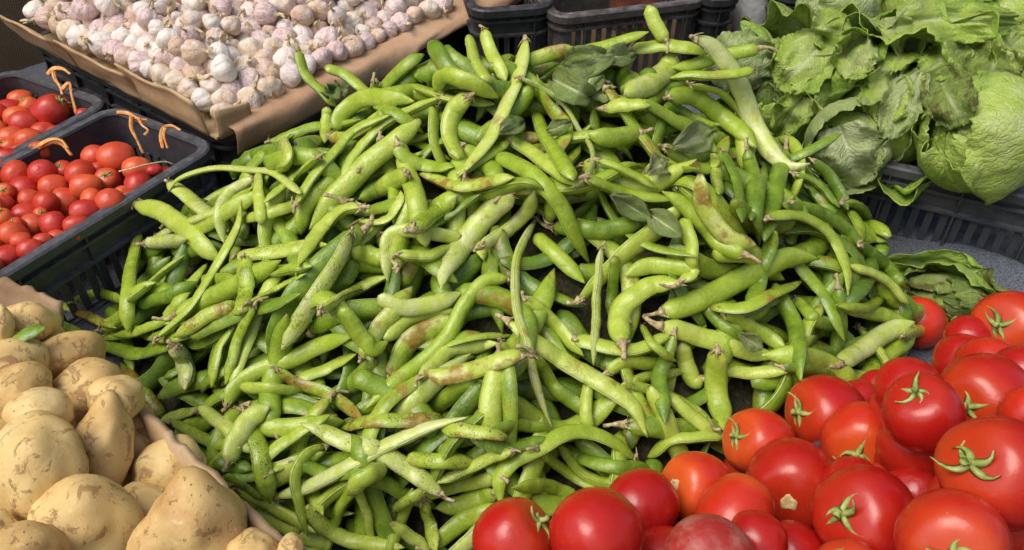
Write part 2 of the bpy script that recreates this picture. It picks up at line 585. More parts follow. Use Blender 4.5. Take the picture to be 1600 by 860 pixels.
nx, ny = 150, 100
fv = []
for j in range(ny):
    for i in range(nx):
        x = -1.45 + 2.9 * i / (nx - 1); y = .32 + 1.72 * j / (ny - 1)
        fv.append((x, y, tz(y) + felt_z(x, y)))
o = put('felt_cloth', fv, grid_faces(ny, nx), M['felt'])
tag(o, 'blue grey felt cloth spread over the sloping table', 'cloth')

# burlap hanging behind the stall
nx, ny = 160, 40
fv = []
for j in range(ny):
    for i in range(nx):
        s = i / (nx - 1); x = -3.0 + 6.0 * s; z = -1.03 + 3.3 * j / (ny - 1)
        y = 2.16 + .045 * math.sin(x * 11 + .6 * math.sin(z * 2)) + .03 * fbm((x * 3, z * 1.2, 1), 3)
        y -= .55 * max(0, -x - .55) ** .9 if x < -.55 else 0
        fv.append((x, y, z))
o = put('burlap_curtain', fv, grid_faces(ny, nx), M['burlap'])
tag(o, 'dark brown burlap curtain hanging behind the garlic', 'curtain')

# concrete post at the back, between the bean heap and the lettuces
pc = at(1176, 20, 1.80)
ang = np.linspace(0, 2 * math.pi, 40, endpoint=False)
rings = []
for z in np.linspace(-1.05, 1.6, 60):
    rr = .040 + .0012 * np.array([fbm((math.cos(a) * 2, math.sin(a) * 2, z * 9), 3) for a in ang])
    rings.append(np.stack([rr * np.cos(ang), rr * np.sin(ang), np.full(40, z)], 1))
o = put('concrete_post', np.vstack(rings), grid_faces(60, 40, True) + [tuple(range(39, -1, -1)), tuple(range(59 * 40, 60 * 40))], M['concrete'])
o.location = (pc[0], pc[1], 0)
tag(o, 'pale grey round post standing behind the lettuces', 'post')


# ------------------------------------------------------------------ crates
def rrect(L, Wd, r, k=5):
    """rounded rectangle: points, outward normals"""
    P, N = [], []
    for cx, cy, a0 in ((L / 2 - r, Wd / 2 - r, 0), (-L / 2 + r, Wd / 2 - r, 90), (-L / 2 + r, -Wd / 2 + r, 180), (L / 2 - r, -Wd / 2 + r, 270)):
        for i in range(k + 1):
            a = math.radians(a0 + 90 * i / k)
            N.append((math.cos(a), math.sin(a))); P.append((cx + r * N[-1][0], cy + r * N[-1][1]))
    return np.array(P), np.array(N)


def ring_sweep(P, N, prof):
    n, m = len(P), len(prof)
    V = []
    for p, q in zip(P, N):
        for o_, z in prof:
            V.append((p[0] + q[0] * o_, p[1] + q[1] * o_, z))
    F = []
    for i in range(n):
        for j in range(m):
            F.append((i * m + j, ((i + 1) % n) * m + j, ((i + 1) % n) * m + (j + 1) % m, i * m + (j + 1) % m))
    return V, F


def rect(o0, o1, z0, z1):
    return [(o0, z0), (o1, z0), (o1, z1), (o0, z1)]


SLAT = {}


def crate(mw, L, Wd, Hc, mat, label, faces='xXyY', r=.028, band=.56, step=.0215, group='plastic crates of the stall', uv=None):
    root = empty('plastic_crate', mw)
    tag(root, label, 'crate', group, uv=uv)
    P, N = rrect(L, Wd, r)
    V, F = ring_sweep(P, N, [(-.006, Hc - .004), (-.004, Hc), (.010, Hc), (.013, Hc - .003), (.013, Hc - .016), (.010, Hc - .016), (.010, Hc - .005), (-.004, Hc - .006)])
    put('rim', V, F, mat, root, False)
    V, F = ring_sweep(P, N, rect(-.003, .0, band * Hc, Hc - .0055)); put('upper_wall', V, F, mat, root, False)
    for z in (band * Hc - .001, (band + .5 * (1 - band)) * Hc, .006):
        V, F = ring_sweep(P, N, rect(-.0025, .009, z - .002, z + .0025)); put('ledge', V, F, mat, root, False)
    V, F = ring_sweep(P, N, rect(-.0032, .0005, 0, .012)); put('lower_edge', V, F, mat, root, False)
    b = MB(); b.box(-L / 2 + .006, L / 2 - .006, -Wd / 2 + .006, Wd / 2 - .006, .001, .005); b.build('crate_floor', mat, root)
    key = (round(Hc, 3), band)
    z0, z1 = .0125, band * Hc - .004
    if key not in SLAT:
        b = MB(); b.box(-.0055, .0055, -.0032, -.0002, z0, z1)
        me = bpy.data.meshes.new('slat'); me.from_pydata(b.v, [], b.f); SLAT[key] = me
        b = MB(); b.box(-.0014, .0014, .0003, .0086, .0125, Hc - .017)
        me2 = bpy.data.meshes.new('rib'); me2.from_pydata(b.v, [], b.f); SLAT[key + (1,)] = me2
    sides = {'y': (L, Matrix.Translation((0, -Wd / 2, 0)) @ Matrix.Rotation(math.pi, 4, 'Z')), 'Y': (L, Matrix.Translation((0, Wd / 2, 0))),
             'x': (Wd, Matrix.Translation((-L / 2, 0, 0)) @ Matrix.Rotation(math.pi / 2, 4, 'Z')), 'X': (Wd, Matrix.Translation((L / 2, 0, 0)) @ Matrix.Rotation(-math.pi / 2, 4, 'Z'))}
    for k, (ln, mt) in sides.items():
        n = int((ln - 2 * r) / step)
        if k in faces:
            for i in range(n):
                x = (i - (n - 1) / 2) * step
                me = SLAT[key]
                if not me.materials:
                    me.materials.append(mat)
                so = inst('slat', me, root, mt @ Matrix.Translation((x, 0, 0)))
                so.material_slots[0].link = 'OBJECT'; so.material_slots[0].material = mat
            for i in range(0, n + 1, 5):
                x = (i - n / 2) * step
                me = SLAT[key + (1,)]
                if not me.materials:
                    me.materials.append(mat)
                so = inst('rib', me, root, mt @ Matrix.Translation((x, 0, 0)))
                so.material_slots[0].link = 'OBJECT'; so.material_slots[0].material = mat
        else:
            b = MB(); b.box(-ln / 2 + r, ln / 2 - r, -.003, -.0003, z0, z1)
            w_ = b.build('plain_wall', mat, root); w_.matrix_basis = mt
    for (cx, cy, a0) in ((L / 2 - r, Wd / 2 - r, 0), (-L / 2 + r, Wd / 2 - r, 90), (-L / 2 + r, -Wd / 2 + r, 180), (L / 2 - r, -Wd / 2 + r, 270)):
        V = []
        for i in range(7):
            a = math.radians(a0 - 4 + 98 * i / 6)
            for rr_, z in ((r - .0035, z0), (r - .0003, z0), (r - .0003, z1), (r - .0035, z1)):
                V.append((cx + rr_ * math.cos(a), cy + rr_ * math.sin(a), z))
        put('corner_panel', V, grid_faces(7, 4, True), mat, root, False)
    return root


def crate_from(B, C, A, Lmin, Wmin, Hc, h, mat, label, faces, tilt=True):
    """rim corner B and pixels C (short side end) and A (a point along the long side); the rim lies h above the board"""
    pb, pcn, pa_ = hit(*B, h), hit(*C, h), hit(*A, h)
    ey = nrm(pcn - pb); ex = nrm(pa_ - pb)
    ex = nrm(ex - ey * (ex @ ey) * .5); ey = nrm(ey - ex * (ex @ ey))
    ez = np.cross(ex, ey)
    if ez[2] < 0:
        ez = -ez
        flip = True
    else:
        flip = False
    Wd = max(Wmin, np.linalg.norm(pcn - pb)); L = max(Lmin, np.linalg.norm(pa_ - pb))
    c = pb + ex * L / 2 + ey * Wd / 2 - ez * Hc
    if flip:
        ey = -ey
    return crate(frame_m(ex, ey, ez, c), L, Wd, Hc, mat, label, faces), (pb, ex, L, Wd)


RIM = .15
t1, t1i = crate_from((326, 228), (174, 170), (0, 424), .52, .2, RIM - .004, RIM, M['plastic_grey'], 'charcoal plastic crate of small tomatoes next to the bean heap', 'xXyY')
t2, t2i = crate_from((160, 160), (46, 98), (30, 246), .48, .2, RIM - .004, RIM, M['plastic_grey'], 'charcoal plastic crate of small tomatoes against the burlap curtain', 'xX')

# black crate that carries the garlic tray
gb = hit(340, 222, .155)
ga, gc = hit(770, 4, .155), hit(48, 52, .155)
gx = nrm(ga - gb); gy = nrm(gc - gb); gy = nrm(gy - gx * (gx @ gy)); gz = np.cross(gx, gy)
GL, GW = 1.0, .60
ctr = gb + gx * (GL / 2 + .022) + gy * (GW / 2 + .012) - gz * .145
crate(frame_m(gx, gy, gz, ctr), GL, GW, .145, M['plastic'], 'long black plastic crate under the garlic tray', 'xy')

# crates behind the beans
def crate_face(uv0, uv1, h, Hc, depth, mat, label, faces, band=.74):
    p0, p1 = hit(*uv0, h), hit(*uv1, h)
    ex = nrm(p1 - p0); L = np.linalg.norm(p1 - p0)
    ey = nrm(np.cross(TN, ex)); ez = np.cross(ex, ey)
    c = (p0 + p1) / 2 + ey * depth / 2 - ez * Hc
    return crate(frame_m(ex, ey, ez, c), L, depth, Hc, mat, label, faces, band=band)


crate_face((872, 24), (1098, -3), .215, .205, .30, M['plastic_brown'], 'brownish black slatted crate behind the top of the bean heap', 'yxX', .85)
crate_face((742, 14), (858, 6), .225, .215, .30, M['plastic'], 'black crate between the garlic paper and the brownish crate', 'y')
crate_face((1102, -4), (1152, -6), .22, .21, .26, M['plastic'], 'black crate just beside the concrete post, behind the heap', 'y')
crate_face((1222, -10), (1350, -10), .215, .205, .26, M['plastic'], 'black crate behind the lettuces, right of the concrete post', 'y')
q_a, q_b = hit(880, 26, .20), hit(1092, 2, .20)
bx_ = nrm(q_b - q_a); by_ = nrm(np.cross(TN, bx_)); bl_ = np.linalg.norm(q_b - q_a)
b = MB(); b.box(.02, bl_ - .02, .030, .036, -.17, -.010)
o = b.build('added_slot_backing', M['card']); o.matrix_basis = frame_m(bx_, by_, TN, q_a)  # added behind the slats so that the slots read lighter
tag(o, 'added light cardboard sheet inside the brownish slatted crate, brightening its slots', 'cardboard')
p0 = hit(1000, 3, .225)
b = MB(); b.box(-.05, .05, -.006, .006, -.04, .03)
o = b.build('red_board', M['red']); o.location = p0 + np.array([0, .07, -.02]); o.rotation_euler = (.1, 0, .1)
tag(o, 'rusty red board standing inside the brownish slatted crate', 'board')

# lettuce crates at the right
q0, q1 = hit(1345, 243, .15), hit(1600, 300, .15)
qx = nrm(q1 - q0); qy = nrm(np.cross(TN, qx)); qz = np.cross(qx, qy)
QL, QW = .62, .40
qc = q0 + qx * QL / 2 + qy * QW / 2 - qz * .142
crate(frame_m(qx, qy, qz, qc), QL, QW, .142, M['plastic_grey'], 'dark grey plastic crate full of lettuces with open slots', 'xy')
qc2 = q0 + qx * QL / 2 + qy * (QW * 1.5 + .03) - qz * .142
crate(frame_m(qx, qy, qz, qc2), QL, QW, .142, M['plastic_grey'], 'lettuce crate standing behind the front lettuce crate', 'x')

# ------------------------------------------------------------------ garlic tray: cardboard walls, kraft paper
TL, TW, WH = .98, .585, .05
tray = empty('cardboard_tray', frame_m(gx, gy, gz, gb + gz * .004))
tag(tray, 'shallow cardboard tray lined with brown paper, heaped with garlic', 'tray')


def sheet(name, fn, nu, nv, th, mat, parent, smooth=True, attrs=None):
    """a sheet with real thickness from fn(s,t) -> point"""
    A = np.array([[fn(i / (nu - 1), j / (nv - 1)) for i in range(nu)] for j in range(nv)], dtype=float)
    du = np.gradient(A, axis=1); dv = np.gradient(A, axis=0)
    nn = nrm(np.cross(du, dv))
    V = np.vstack([(A + nn * th / 2).reshape(-1, 3), (A - nn * th / 2).reshape(-1, 3)])
    f = grid_faces(nv, nu); k = nu * nv
    F = f + [tuple(q + k for q in reversed(p)) for p in f]
    bd = [i for i in range(nu)] + [j * nu + nu - 1 for j in range(1, nv)] + [(nv - 1) * nu + i for i in range(nu - 2, -1, -1)] + [j * nu for j in range(nv - 2, 0, -1)]
    for a, c in zip(bd, bd[1:] + bd[:1]):
        F.append((a, a + k, c + k, c))
    at_ = None
    if attrs:
        at_ = {n_: np.vstack([a_, a_]) if np.ndim(a_) > 1 else np.r_[a_, a_] for n_, a_ in attrs.items()}
    return put(name, V, F, mat, parent, smooth, attrs=at_)


b = MB(); b.box(0, TL, 0, TW, 0, .004); b.build('tray_floor', M['card'], tray)
# left wall: three overlapping flap pieces with folded lips (x = 0 side, seen from outside)
def wall_piece(y0, y1, hgt, lean, curl, k):
    def fn(s, t):
        y = y0 + (y1 - y0) * s
        hh = hgt * (1 + .10 * fbm((y * 9, k, 0), 2))
        z = hh * t
        x = -lean * t - curl * max(0, t - .72) ** 2 * 6 + .004 * fbm((y * 11, t * 2, k), 2)
        z -= curl * .5 * max(0, t - .8) * 2
        return (x, y, z + .002)
    return sheet('wall_flap', fn, 16, 9, .0045, M['card'], tray)


wall_piece(.018, .235, .066, .012, .004, 1)
wall_piece(.20, .42, .060, .020, .006, 2)
wall_piece(.40, .60, .075, .034, .016, 3)
# folded strip at the left corner post
def cornerpost(s, t):
    return (.004 + .065 * s, -.004 - .003 * math.sin(s * 3), .05 * t * (1 - .25 * s) + .002)


sheet('corner_flap', cornerpost, 8, 5, .006, M['card'], tray)
# kraft paper: hangs over the front (y = 0) edge
def papr(s, t):
    x = .02 + (TL + .01) * s
    w = .016 + .012 * fbm((s * 5, 3, 1), 2)
    k = t * 1.0
    if k < .5:
        y = .030 - .10 * k; z = .022 - .006 * k / .5 + .006 * fbm((s * 6, k * 3, 5), 2)
    else:
        a = (k - .5) / .5
        y = -.020 - .020 * a + .03 * a * a * (1 if s < .35 else .35)
        z = .016 - (.050 if s < .42 else .022 + .02 * fbm((s * 3, 0, 8), 2)) * a
    return (x, y + .010 * fbm((s * 8, t * 2, 2), 2) - w * .4, z)


sheet('kraft_paper', papr, 60, 14, .0009, M['paper'], tray)


def tray_pt(x, y, z):
    return gb + gz * .004 + gx * x + gy * y + gz * z


# ------------------------------------------------------------------ garlic bulbs
def garlic_mesh(k):
    r_ = random.Random(k)
    n, m = 17, 40
    lobes = r_.choice([6, 7, 8, 9])
    ph = r_.random() * 6
    V = []
    for i in range(n):
        t = i / (n - 1)
        a = math.pi * t
        z = -math.cos(a)
        rad = math.sin(a) ** .82 * (1.0 + .06 * math.sin(2 * a))
        if t > .78:
            rad = max(rad * (1 - .55 * (t - .78) / .22), .13)
        zz = z * .74 if z < .55 else .407 + (z - .55) * 1.25
        for j in range(m):
            th = 2 * math.pi * j / m
            lb = abs(math.cos(lobes * th / 2 + ph + .25 * math.sin(th * 2))) ** .55
            am = .15 * math.sin(a) ** .6
            q = rad * (1 - am + am * lb) * (1 + .05 * math.sin(th + k) + .03 * math.sin(2 * th + 2 * k))
            V.append((q * math.cos(th), q * math.sin(th), zz + .03 * math.sin(th + k * 2)))
    return np.array(V), grid_faces(n, m, True) + [tuple(range(m - 1, -1, -1)), tuple(range((n - 1) * m, n * m))]


GM = []
for k in range(6):
    r_ = random.Random(100 + k)
    V, F = garlic_mesh(k)
    me = bpy.data.meshes.new('garlic_bulb'); me.from_pydata((V * .0245).tolist(), [], F)
    me.polygons.foreach_set('use_smooth', [True] * len(me.polygons)); me.materials.append(M['garlic'])
    # dry neck
    ln = r_.uniform(.8, 1.7)
    P = catmull([(0, 0, .82), (.05 * r_.uniform(-1, 1), .05, 1.05), (.25 * r_.uniform(-1, 1), .2 * r_.uniform(-1, 1), .95 + ln * .35), (.5 * r_.uniform(-1, 1), .4 * r_.uniform(-1, 1), .95 + ln * .5)], 8)
    V, F = tube(P, np.array([.17, .15, .13, .12, .11, .11, .13, .10]), 7)
    V = V * (1 + .08 * rng.standard_normal(V.shape)) * .0245
    ms = bpy.data.meshes.new('neck'); ms.from_pydata(V.tolist(), [], F); ms.materials.append(M['dry'])
    b = MB()
    for q in range(16):
        a = r_.random() * 6.28; l_ = r_.uniform(.16, .38)
        P = catmull([(.08 * math.cos(a), .08 * math.sin(a), -.70), (.16 * math.cos(a), .16 * math.sin(a), -.70 - l_ * .5), ((.2 + l_) * math.cos(a + .4), (.2 + l_) * math.sin(a + .4), -.70 - l_ * .75)], 4)
        V, F = tube(P, .018, 3)
        b.add(V * .0245, F)
    V, F = tube([(0, 0, -.66), (0, 0, -.72), (0, 0, -.77)], [.24, .22, .10], 9); b.add(V * .0245, F)
    mr = bpy.data.meshes.new('roots'); mr.from_pydata(b.v, [], b.f); mr.materials.append(M['roots'])
    GM.append((me, ms, mr))

# spread the bulbs on the tray and let them push one another apart
ng = 322
pts = []
while len(pts) < ng:
    a_, c_ = rng.uniform(.02, TL), rng.uniform(.03, TW)
    if -25 < proj(tray_pt(a_, c_, .06))[1]:
        pts.append((a_, c_))
pts = np.array(pts)
rad = rng.uniform(.0165, .0250, ng)
lay = np.zeros(ng, int); lay[232:] = 1
for it in range(120):
    D = pts[:, None] - pts[None]
    d = np.linalg.norm(D, axis=2) + np.eye(ng)
    need = (rad[:, None] + rad[None]) * .90
    ov = np.clip(need - d, 0, None) * (lay[:, None] == lay[None]) * (1 - np.eye(ng))
    pts += (D / d[..., None] * ov[..., None] * .35).sum(1)
    pts[:, 0] = np.clip(pts[:, 0], .034, TL); pts[:, 1] = np.clip(pts[:, 1], .022, TW)


def mound(x, y):
    e = min(1, (y + .01) / .20) * min(1, (x + .04) / .16)
    return .024 + .052 * max(0, e) ** .7 + .012 * fbm((x * 6, y * 6, 4), 2)


gi = 0
shown = []
for i in range(ng):
    x, y = pts[i]
    z = mound(x, y) + (0.030 if lay[i] else 0) - .008
    if lay[i] and (min(x, y) < .06):
        continue
    p = tray_pt(x, y, z)
    u, v, d = proj(p)
    if v < -70 or u < 20:
        continue
    k = int(rng.integers(0, 6))
    axis = nrm(np.array([rng.normal() * .8, rng.normal() * .8 - .15, rng.normal() * .65 + .35]))
    rot = Vector(axis).to_track_quat('Z', 'Y').to_matrix().to_4x4() @ Matrix.Rotation(rng.uniform(0, 6.28), 4, 'Z')
    sc = rad[i] / .0235
    mw = Matrix.Translation(p) @ rot @ Matrix.Scale(sc, 4)
    o = inst('garlic_bulb', GM[k][0]); o.matrix_basis = mw
    inst('neck', GM[k][1], o)
    if rng.random() < .75:
        inst('roots', GM[k][2], o)
    size = 'large' if rad[i] > .0245 else ('small' if rad[i] < .0205 else 'medium')
    vis = axis @ nrm(CAM - p)
    pose = 'neck forward' if vis > .55 else ('roots forward' if vis < -.25 else 'on its side')
    if v < 12: place = 'cut off at the top'
    elif y < .12: place = 'by the paper edge'
    elif x < .13: place = 'by the cardboard flaps'
    elif v < 25: place = 'at the tray back'
    elif u < 250: place = 'on the tray left'
    elif u > 430: place = 'on the tray right'
    else: place = 'in the tray middle'
    tag(o, f'{size} white garlic bulb {pose}, {place}', 'garlic', 'garlic bulbs heaped in the cardboard tray', uv=(u, v))
    gi += 1

# ------------------------------------------------------------------ tomatoes
def tomato_mesh(e, k, mat, name='tomato', far=False):
    n, m = (13, 20) if far else (22, 36)
    V = []
    r_ = random.Random(k)
    l3, l5 = r_.uniform(.015, .05), r_.uniform(.01, .03)
    for i in range(n):
        a = math.pi * i / (n - 1)
        z = -math.cos(a); rad_ = math.sin(a)
        rad_ = rad_ ** .92
        zz = z * e
        if z > .72:
            zz = e * (.72 + (z - .72) * .62) - .16 * max(0, z - .86) ** 1 * 2.0
        if z < -.9:
            zz += .04
        for j in range(m):
            th = 2 * math.pi * j / m
            q = rad_ * (1 + l3 * math.cos(3 * th + k) * (.4 + .6 * max(0, z)) + l5 * math.cos(5 * th) * max(0, z) + .02 * math.cos(2 * th + k) + .014 * math.cos(th + 2 * k) * z)
            V.append((q * math.cos(th), q * math.sin(th), zz))
    F = grid_faces(n, m, True)
    me = bpy.data.meshes.new(name)
    me.from_pydata((np.array(V) * .036).tolist(), [], F + [tuple(range(m - 1, -1, -1)), tuple(range((n - 1) * m, n * m))])
    me.polygons.foreach_set('use_smooth', [True] * len(me.polygons)); me.materials.append(mat)
    return me


def calyx_mesh(k, ztop, far=False):
    r_ = random.Random(k)
    b = MB()
    ns = r_.choice([5, 5, 6])
    for s in range(ns):
        a = 2 * math.pi * s / ns + r_.uniform(-.25, .25)
        ln = r_.uniform(.26, .56); lift = r_.choice([0, .05, .15, .35, .7]) * r_.uniform(.7, 1.2); curl = r_.uniform(-.9, .9)
        nseg = 7
        vs = []
        for i in range(nseg):
            t = i / (nseg - 1)
            rr_ = .04 + ln * t * (1 - .15 * lift * t)
            aa = a + curl * t * t
            w = (.105 * (1 - t) ** .9 * (.8 + .9 * t) + .004)
            drop = -.33 * (rr_ ** 2)
            z = ztop + .035 + drop + lift * t * t * .9 - .05 * t
            dx, dy = math.cos(aa), math.sin(aa)
            for sgn, dz in ((-1, -.02), (0, .028), (1, -.02)):
                vs.append((rr_ * dx - sgn * w * dy, rr_ * dy + sgn * w * dx, z + dz + .012))
            for sgn, dz in ((1, -.03), (-1, -.03)):
                vs.append((rr_ * dx - sgn * w * .9 * dy * -1, rr_ * dy + sgn * w * .9 * dx * -1, z + dz - .004))
        b.add(vs, grid_faces(nseg, 5, True) + [tuple(range((nseg - 1) * 5, nseg * 5))])
    P = catmull([(0, 0, ztop - .02), (0, 0, ztop + .10), (.04 * r_.uniform(-1, 1), .04, ztop + .16), (.12 * r_.uniform(-1, 1), .10 * r_.uniform(-1, 1), ztop + r_.uniform(.17, .24))], 7)
    V, F = tube(P, np.array([.13, .10, .075, .062, .058, .066, .08]), 8)
    me = bpy.data.meshes.new('calyx'); me.from_pydata((np.array(b.v) * .036).tolist(), [], b.f)
    ms = bpy.data.meshes.new('stalk'); ms.from_pydata((V * .036).tolist(), [], F)
    for q in (me, ms):
        q.polygons.foreach_set('use_smooth', [True] * len(q.polygons)); q.materials.append(M['calyx'])
    return me, ms


def scar_mesh(ztop):
    V = []
    m = 18
    for rr_, z in ((.19, -.03), (.14, .010), (.10, .016), (.05, .004)):
        for j in range(m):
            th = 2 * math.pi * j / m
            q = rr_ * (1 + (.13 if rr_ > .15 else .05) * math.cos(5 * th) + .1 * math.sin(3 * th))
            V.append((q * math.cos(th), q * math.sin(th), ztop + z))
    me = bpy.data.meshes.new('stem_scar'); me.from_pydata((np.array(V) * .036).tolist(), [], grid_faces(4, m, True) + [tuple(range(3 * m, 4 * m))])
    me.polygons.foreach_set('use_smooth', [True] * len(me.polygons)); me.materials.append(M['scar'])
    return me


def top_z(e):
    return e * (.72 + .28 * .62) - .16 * .28


ES = [.92, 1.0, 1.1, 1.22]
TM = {(e, f): tomato_mesh(e, int(e * 50) + f, M[('tomato', 'tomato_far', 'tomato_bad')[f]], far=(f == 1)) for e in ES for f in (0, 1, 2)}
CX = {(e, k): calyx_mesh(int(e * 100) + k * 7, top_z(e) - .012) for e in ES for k in range(4)}
SCR = {e: scar_mesh(top_z(e) + .012) for e in ES}


def tomato(p, R, axis, e, f=0, top='calyx', spin=0.0):
    rot = Vector(axis).to_track_quat('Z', 'Y').to_matrix().to_4x4() @ Matrix.Rotation(spin, 4, 'Z')
    o = inst('tomato', TM[(e, f)]); o.matrix_basis = Matrix.Translation(p) @ rot @ Matrix.Scale(R / .036, 4)
    if top == 'calyx':
        cm = CX[(e, random.randrange(4))]
        inst('stalk', cm[1], inst('calyx', cm[0], o))
    elif top == 'scar':
        inst('stem_scar', SCR[e], o)
    return o


def settle(items, it=60):
    """items: [u, v, depth, radius px]; spheres that cut into one another slide back along their own sight line"""
    for _ in range(it):
        mv = 0
        P = [at(a[0], a[1], a[2]) for a in items]
        for i in range(len(items)):
            for j in range(i):
                a, c = items[i], items[j]
                ra, rc = a[3] * a[2] / FPX, c[3] * c[2] / FPX
                dd = np.linalg.norm(P[i] - P[j]); need = (ra + rc) * .93
                if dd < need:
                    k = a if a[1] < c[1] else c
                    o_ = c if k is a else a
                    k[2] += (need - dd) * .35
                    o_[2] -= (need - dd) * .12
                    mv += 1
                    P[i] = at(a[0], a[1], a[2]); P[j] = at(c[0], c[1], c[2])
        if not mv:
            break


# front tomatoes: u, v, r, calyx (u, v) or None, elongation, top, label
FT = [
    (803, 842, 63, (857, 806), 1.0, 'calyx', 'red tomato at the near end of the row, curly calyx towards the beans'),
    (932, 832, 70, None, 1.1, '', 'large glossy red tomato without visible stem, beside the nearest one'),
    (1003, 790, 56, None, 1.1, '', 'red tomato with a pale crack, half hidden behind the large glossy one'),
    (1090, 762, 56, (1047, 757), 1.1, 'scar', 'red tomato whose pale round stem scar faces the beans'),
    (1185, 692, 54, (1140, 680), 1.0, 'calyx', 'orange red tomato touching the beans, calyx spread over its left side'),
    (1238, 757, 70, (1232, 787), 1.0, 'scar', 'big red tomato with a star-shaped tan stem scar'),
    (1148, 806, 62, None, 1.22, '', 'smooth long red tomato above the blemished one'),
    (1108, 882, 74, None, .92, '', 'tomato with brown scabs and blemished skin at the lower edge'),
    (1036, 876, 52, None, 1.0, '', 'dark red tomato wedged beside the blemished one'),
    (1345, 690, 60, (1338, 714), 1.0, 'calyx', 'orange red tomato with a green star calyx facing the viewer'),
    (1290, 646, 60, (1236, 644), 1.0, 'calyx', 'red tomato at the bean side with thin dangling sepals'),
    (1352, 808, 78, (1303, 800), 1.0, 'calyx', 'big deep red tomato with a long curled calyx on its left'),
    (1238, 872, 56, None, 1.0, '', 'dull red tomato below the star-scarred one at the lower edge'),
    (1442, 645, 60, (1428, 604), 1.0, 'calyx', 'tomato with a splayed yellowish calyx on its crown'),
    (1418, 608, 50, None, 1.0, '', 'orange tomato behind the yellowish splayed calyx'),
    (1372, 612, 34, None, 1.0, '', 'small orange tomato at the back, nearest the bean heap'),
    (1540, 622, 70, (1503, 640), 1.1, 'calyx', 'large smooth red tomato with a shrivelled calyx at lower left'),
    (1562, 738, 88, (1498, 718), 1.0, 'calyx', 'very large red tomato at the edge with a wide torn calyx'),
    (1488, 846, 80, (1492, 868), 1.0, 'calyx', 'large orange red tomato at the lower edge, stem pointing at the viewer'),
    (1514, 530, 36, None, 1.0, '', 'small red tomato tucked under the topmost tomato'),
    (1506, 566, 44, None, 1.0, '', 'red tomato behind the large smooth one, near the felt'),
    (1545, 578, 50, None, 1.0, '', 'red tomato squeezed below the topmost tomato'),
    (1580, 512, 58, (1551, 508), 1.0, 'calyx', 'topmost orange red tomato with a tall spiky calyx'),
    (1425, 722, 54, None, 1.0, '', 'dark shaded tomato in the gap right of the green star calyx'),
    (1428, 772, 46, None, 1.0, '', 'shaded red tomato beside the deep red one with long calyx'),
    (1606, 850, 50, None, 1.0, '', 'red tomato cut off at the lower corner'),
    (1330, 900, 56, (1320, 868), 1.0, 'calyx', 'tomato mostly below the edge with only its calyx tip showing'),
    (1612, 650, 46, None, 1.0, '', 'red tomato at the edge between the two largest ones'),
    (1340, 630, 36, None, 1.0, '', 'small orange red tomato behind the green star calyx'),
    (1330, 760, 45, None, 1.0, '', 'shaded red tomato deep between the star-scarred and starred ones'),
    (1180, 850, 50, None, 1.0, '', 'shaded tomato deep beside the blemished one'),
    (1500, 790, 52, None, 1.0, '', 'shaded tomato under the very large one'),
    (1600, 590, 50, None, 1.0, '', 'red tomato at the edge under the topmost one'),
    (935, 900, 52, None, 1.0, '', 'red tomato peeking from under the large glossy one'),
]
items = []
for (u, v, r_, *_x) in FT:
    R = .0355 if r_ > 50 else .030
    # heap surface of the front tomatoes, from their size and the slope of the heap
    rr_ = ray(u, v)
    d = (CAMH + .205 - 0.0) / (.52 * rr_[1] - rr_[2])          # plane z = -.205 + .52 y
    d = .65 * d + .35 * R * FPX / r_
    items.append([u, v, d, r_ * .96])
settle(items)
for (u, v, r_, cal, e, top, lab), it_ in zip(FT, items):
    p = at(u, v, it_[2]); R = r_ * it_[2] / FPX
    if cal:
        du, dv = (cal[0] - u) / r_, (cal[1] - v) / r_
        k = math.hypot(du, dv)
        if k > .93: du, dv = du * .93 / k, dv * .93 / k
        ax = RT * du - UP * dv - nrm(ray(u, v)) * math.sqrt(max(.02, 1 - du * du - dv * dv))
    else:
        ax = np.array([rng.normal() * .8, .6 + rng.random() * .5, -.2 + rng.normal() * .4])
        if e > 1.05: ax = RT * rng.uniform(.6, 1) + UP * rng.uniform(-.2, .9) + FW * .6
    sc_ = 1.02 * R / (1 if e <= 1 else (e ** .35))
    o = tomato(p, sc_, nrm(ax), e, 2 if 'scabs' in lab else 0, top, random.random() * 6)
    tag(o, lab, 'tomato', 'large tomatoes heaped in the front corner')

# the lone tomato on the felt
p = hit(1436, 505, .036)
o = tomato(p, .0375, nrm((.3, .5, -.5)), 1.1, 0, '')
tag(o, 'single red tomato lying on the felt between beans and lettuce', 'tomato')

# tomatoes that carry the visible ones
bb = MB()
V0 = np.array([v.co for v in TM[(1.0, 1)].vertices]); F0 = [tuple(q.vertices) for q in TM[(1.0, 1)].polygons]
for (u, v, r_, *_x), it_ in zip(FT, items):
    p = at(u, v, it_[2]); R = r_ * it_[2] / FPX
    q = p + nrm(ray(u, v)) * R * .9 - np.array([0, 0, 1.1 * R])
    while q[2] > tz(q[1]) + .045:
        bb.add(V0 / .036 * .034 + q, F0)
        q = q - np.array([rng.uniform(-.012, .012), rng.uniform(-.012, .012), .052])
o = bb.build('tomatoes_underneath', M['tomato_low'], None, True)
tag(o, 'hidden lower tomatoes that carry the heap of large ones', 'tomatoes', kind='stuff')
# crate under the front tomatoes
ex = nrm(np.array([1, .55, .0])); ex = nrm(ex - TN * (ex @ TN)); ey = np.cross(TN, ex)
crate(frame_m(ex, ey, TN, np.array([.42, .62, tz(.62) + .006])), .56, .34, .15, M['plastic'], 'black crate under the heap of large tomatoes', 'xY')

# small tomatoes in the two left crates (pixels of two enlarged views of the photograph)
def crop(l, ox, oy):
    return [(ox + a[0] / 3.91, oy + a[1] / 3.91, (a[2] + (a[3] if len(a) > 3 else a[2])) / 2 / 3.91, (a[2] / a[3] if len(a) > 3 else 1)) for a in l]


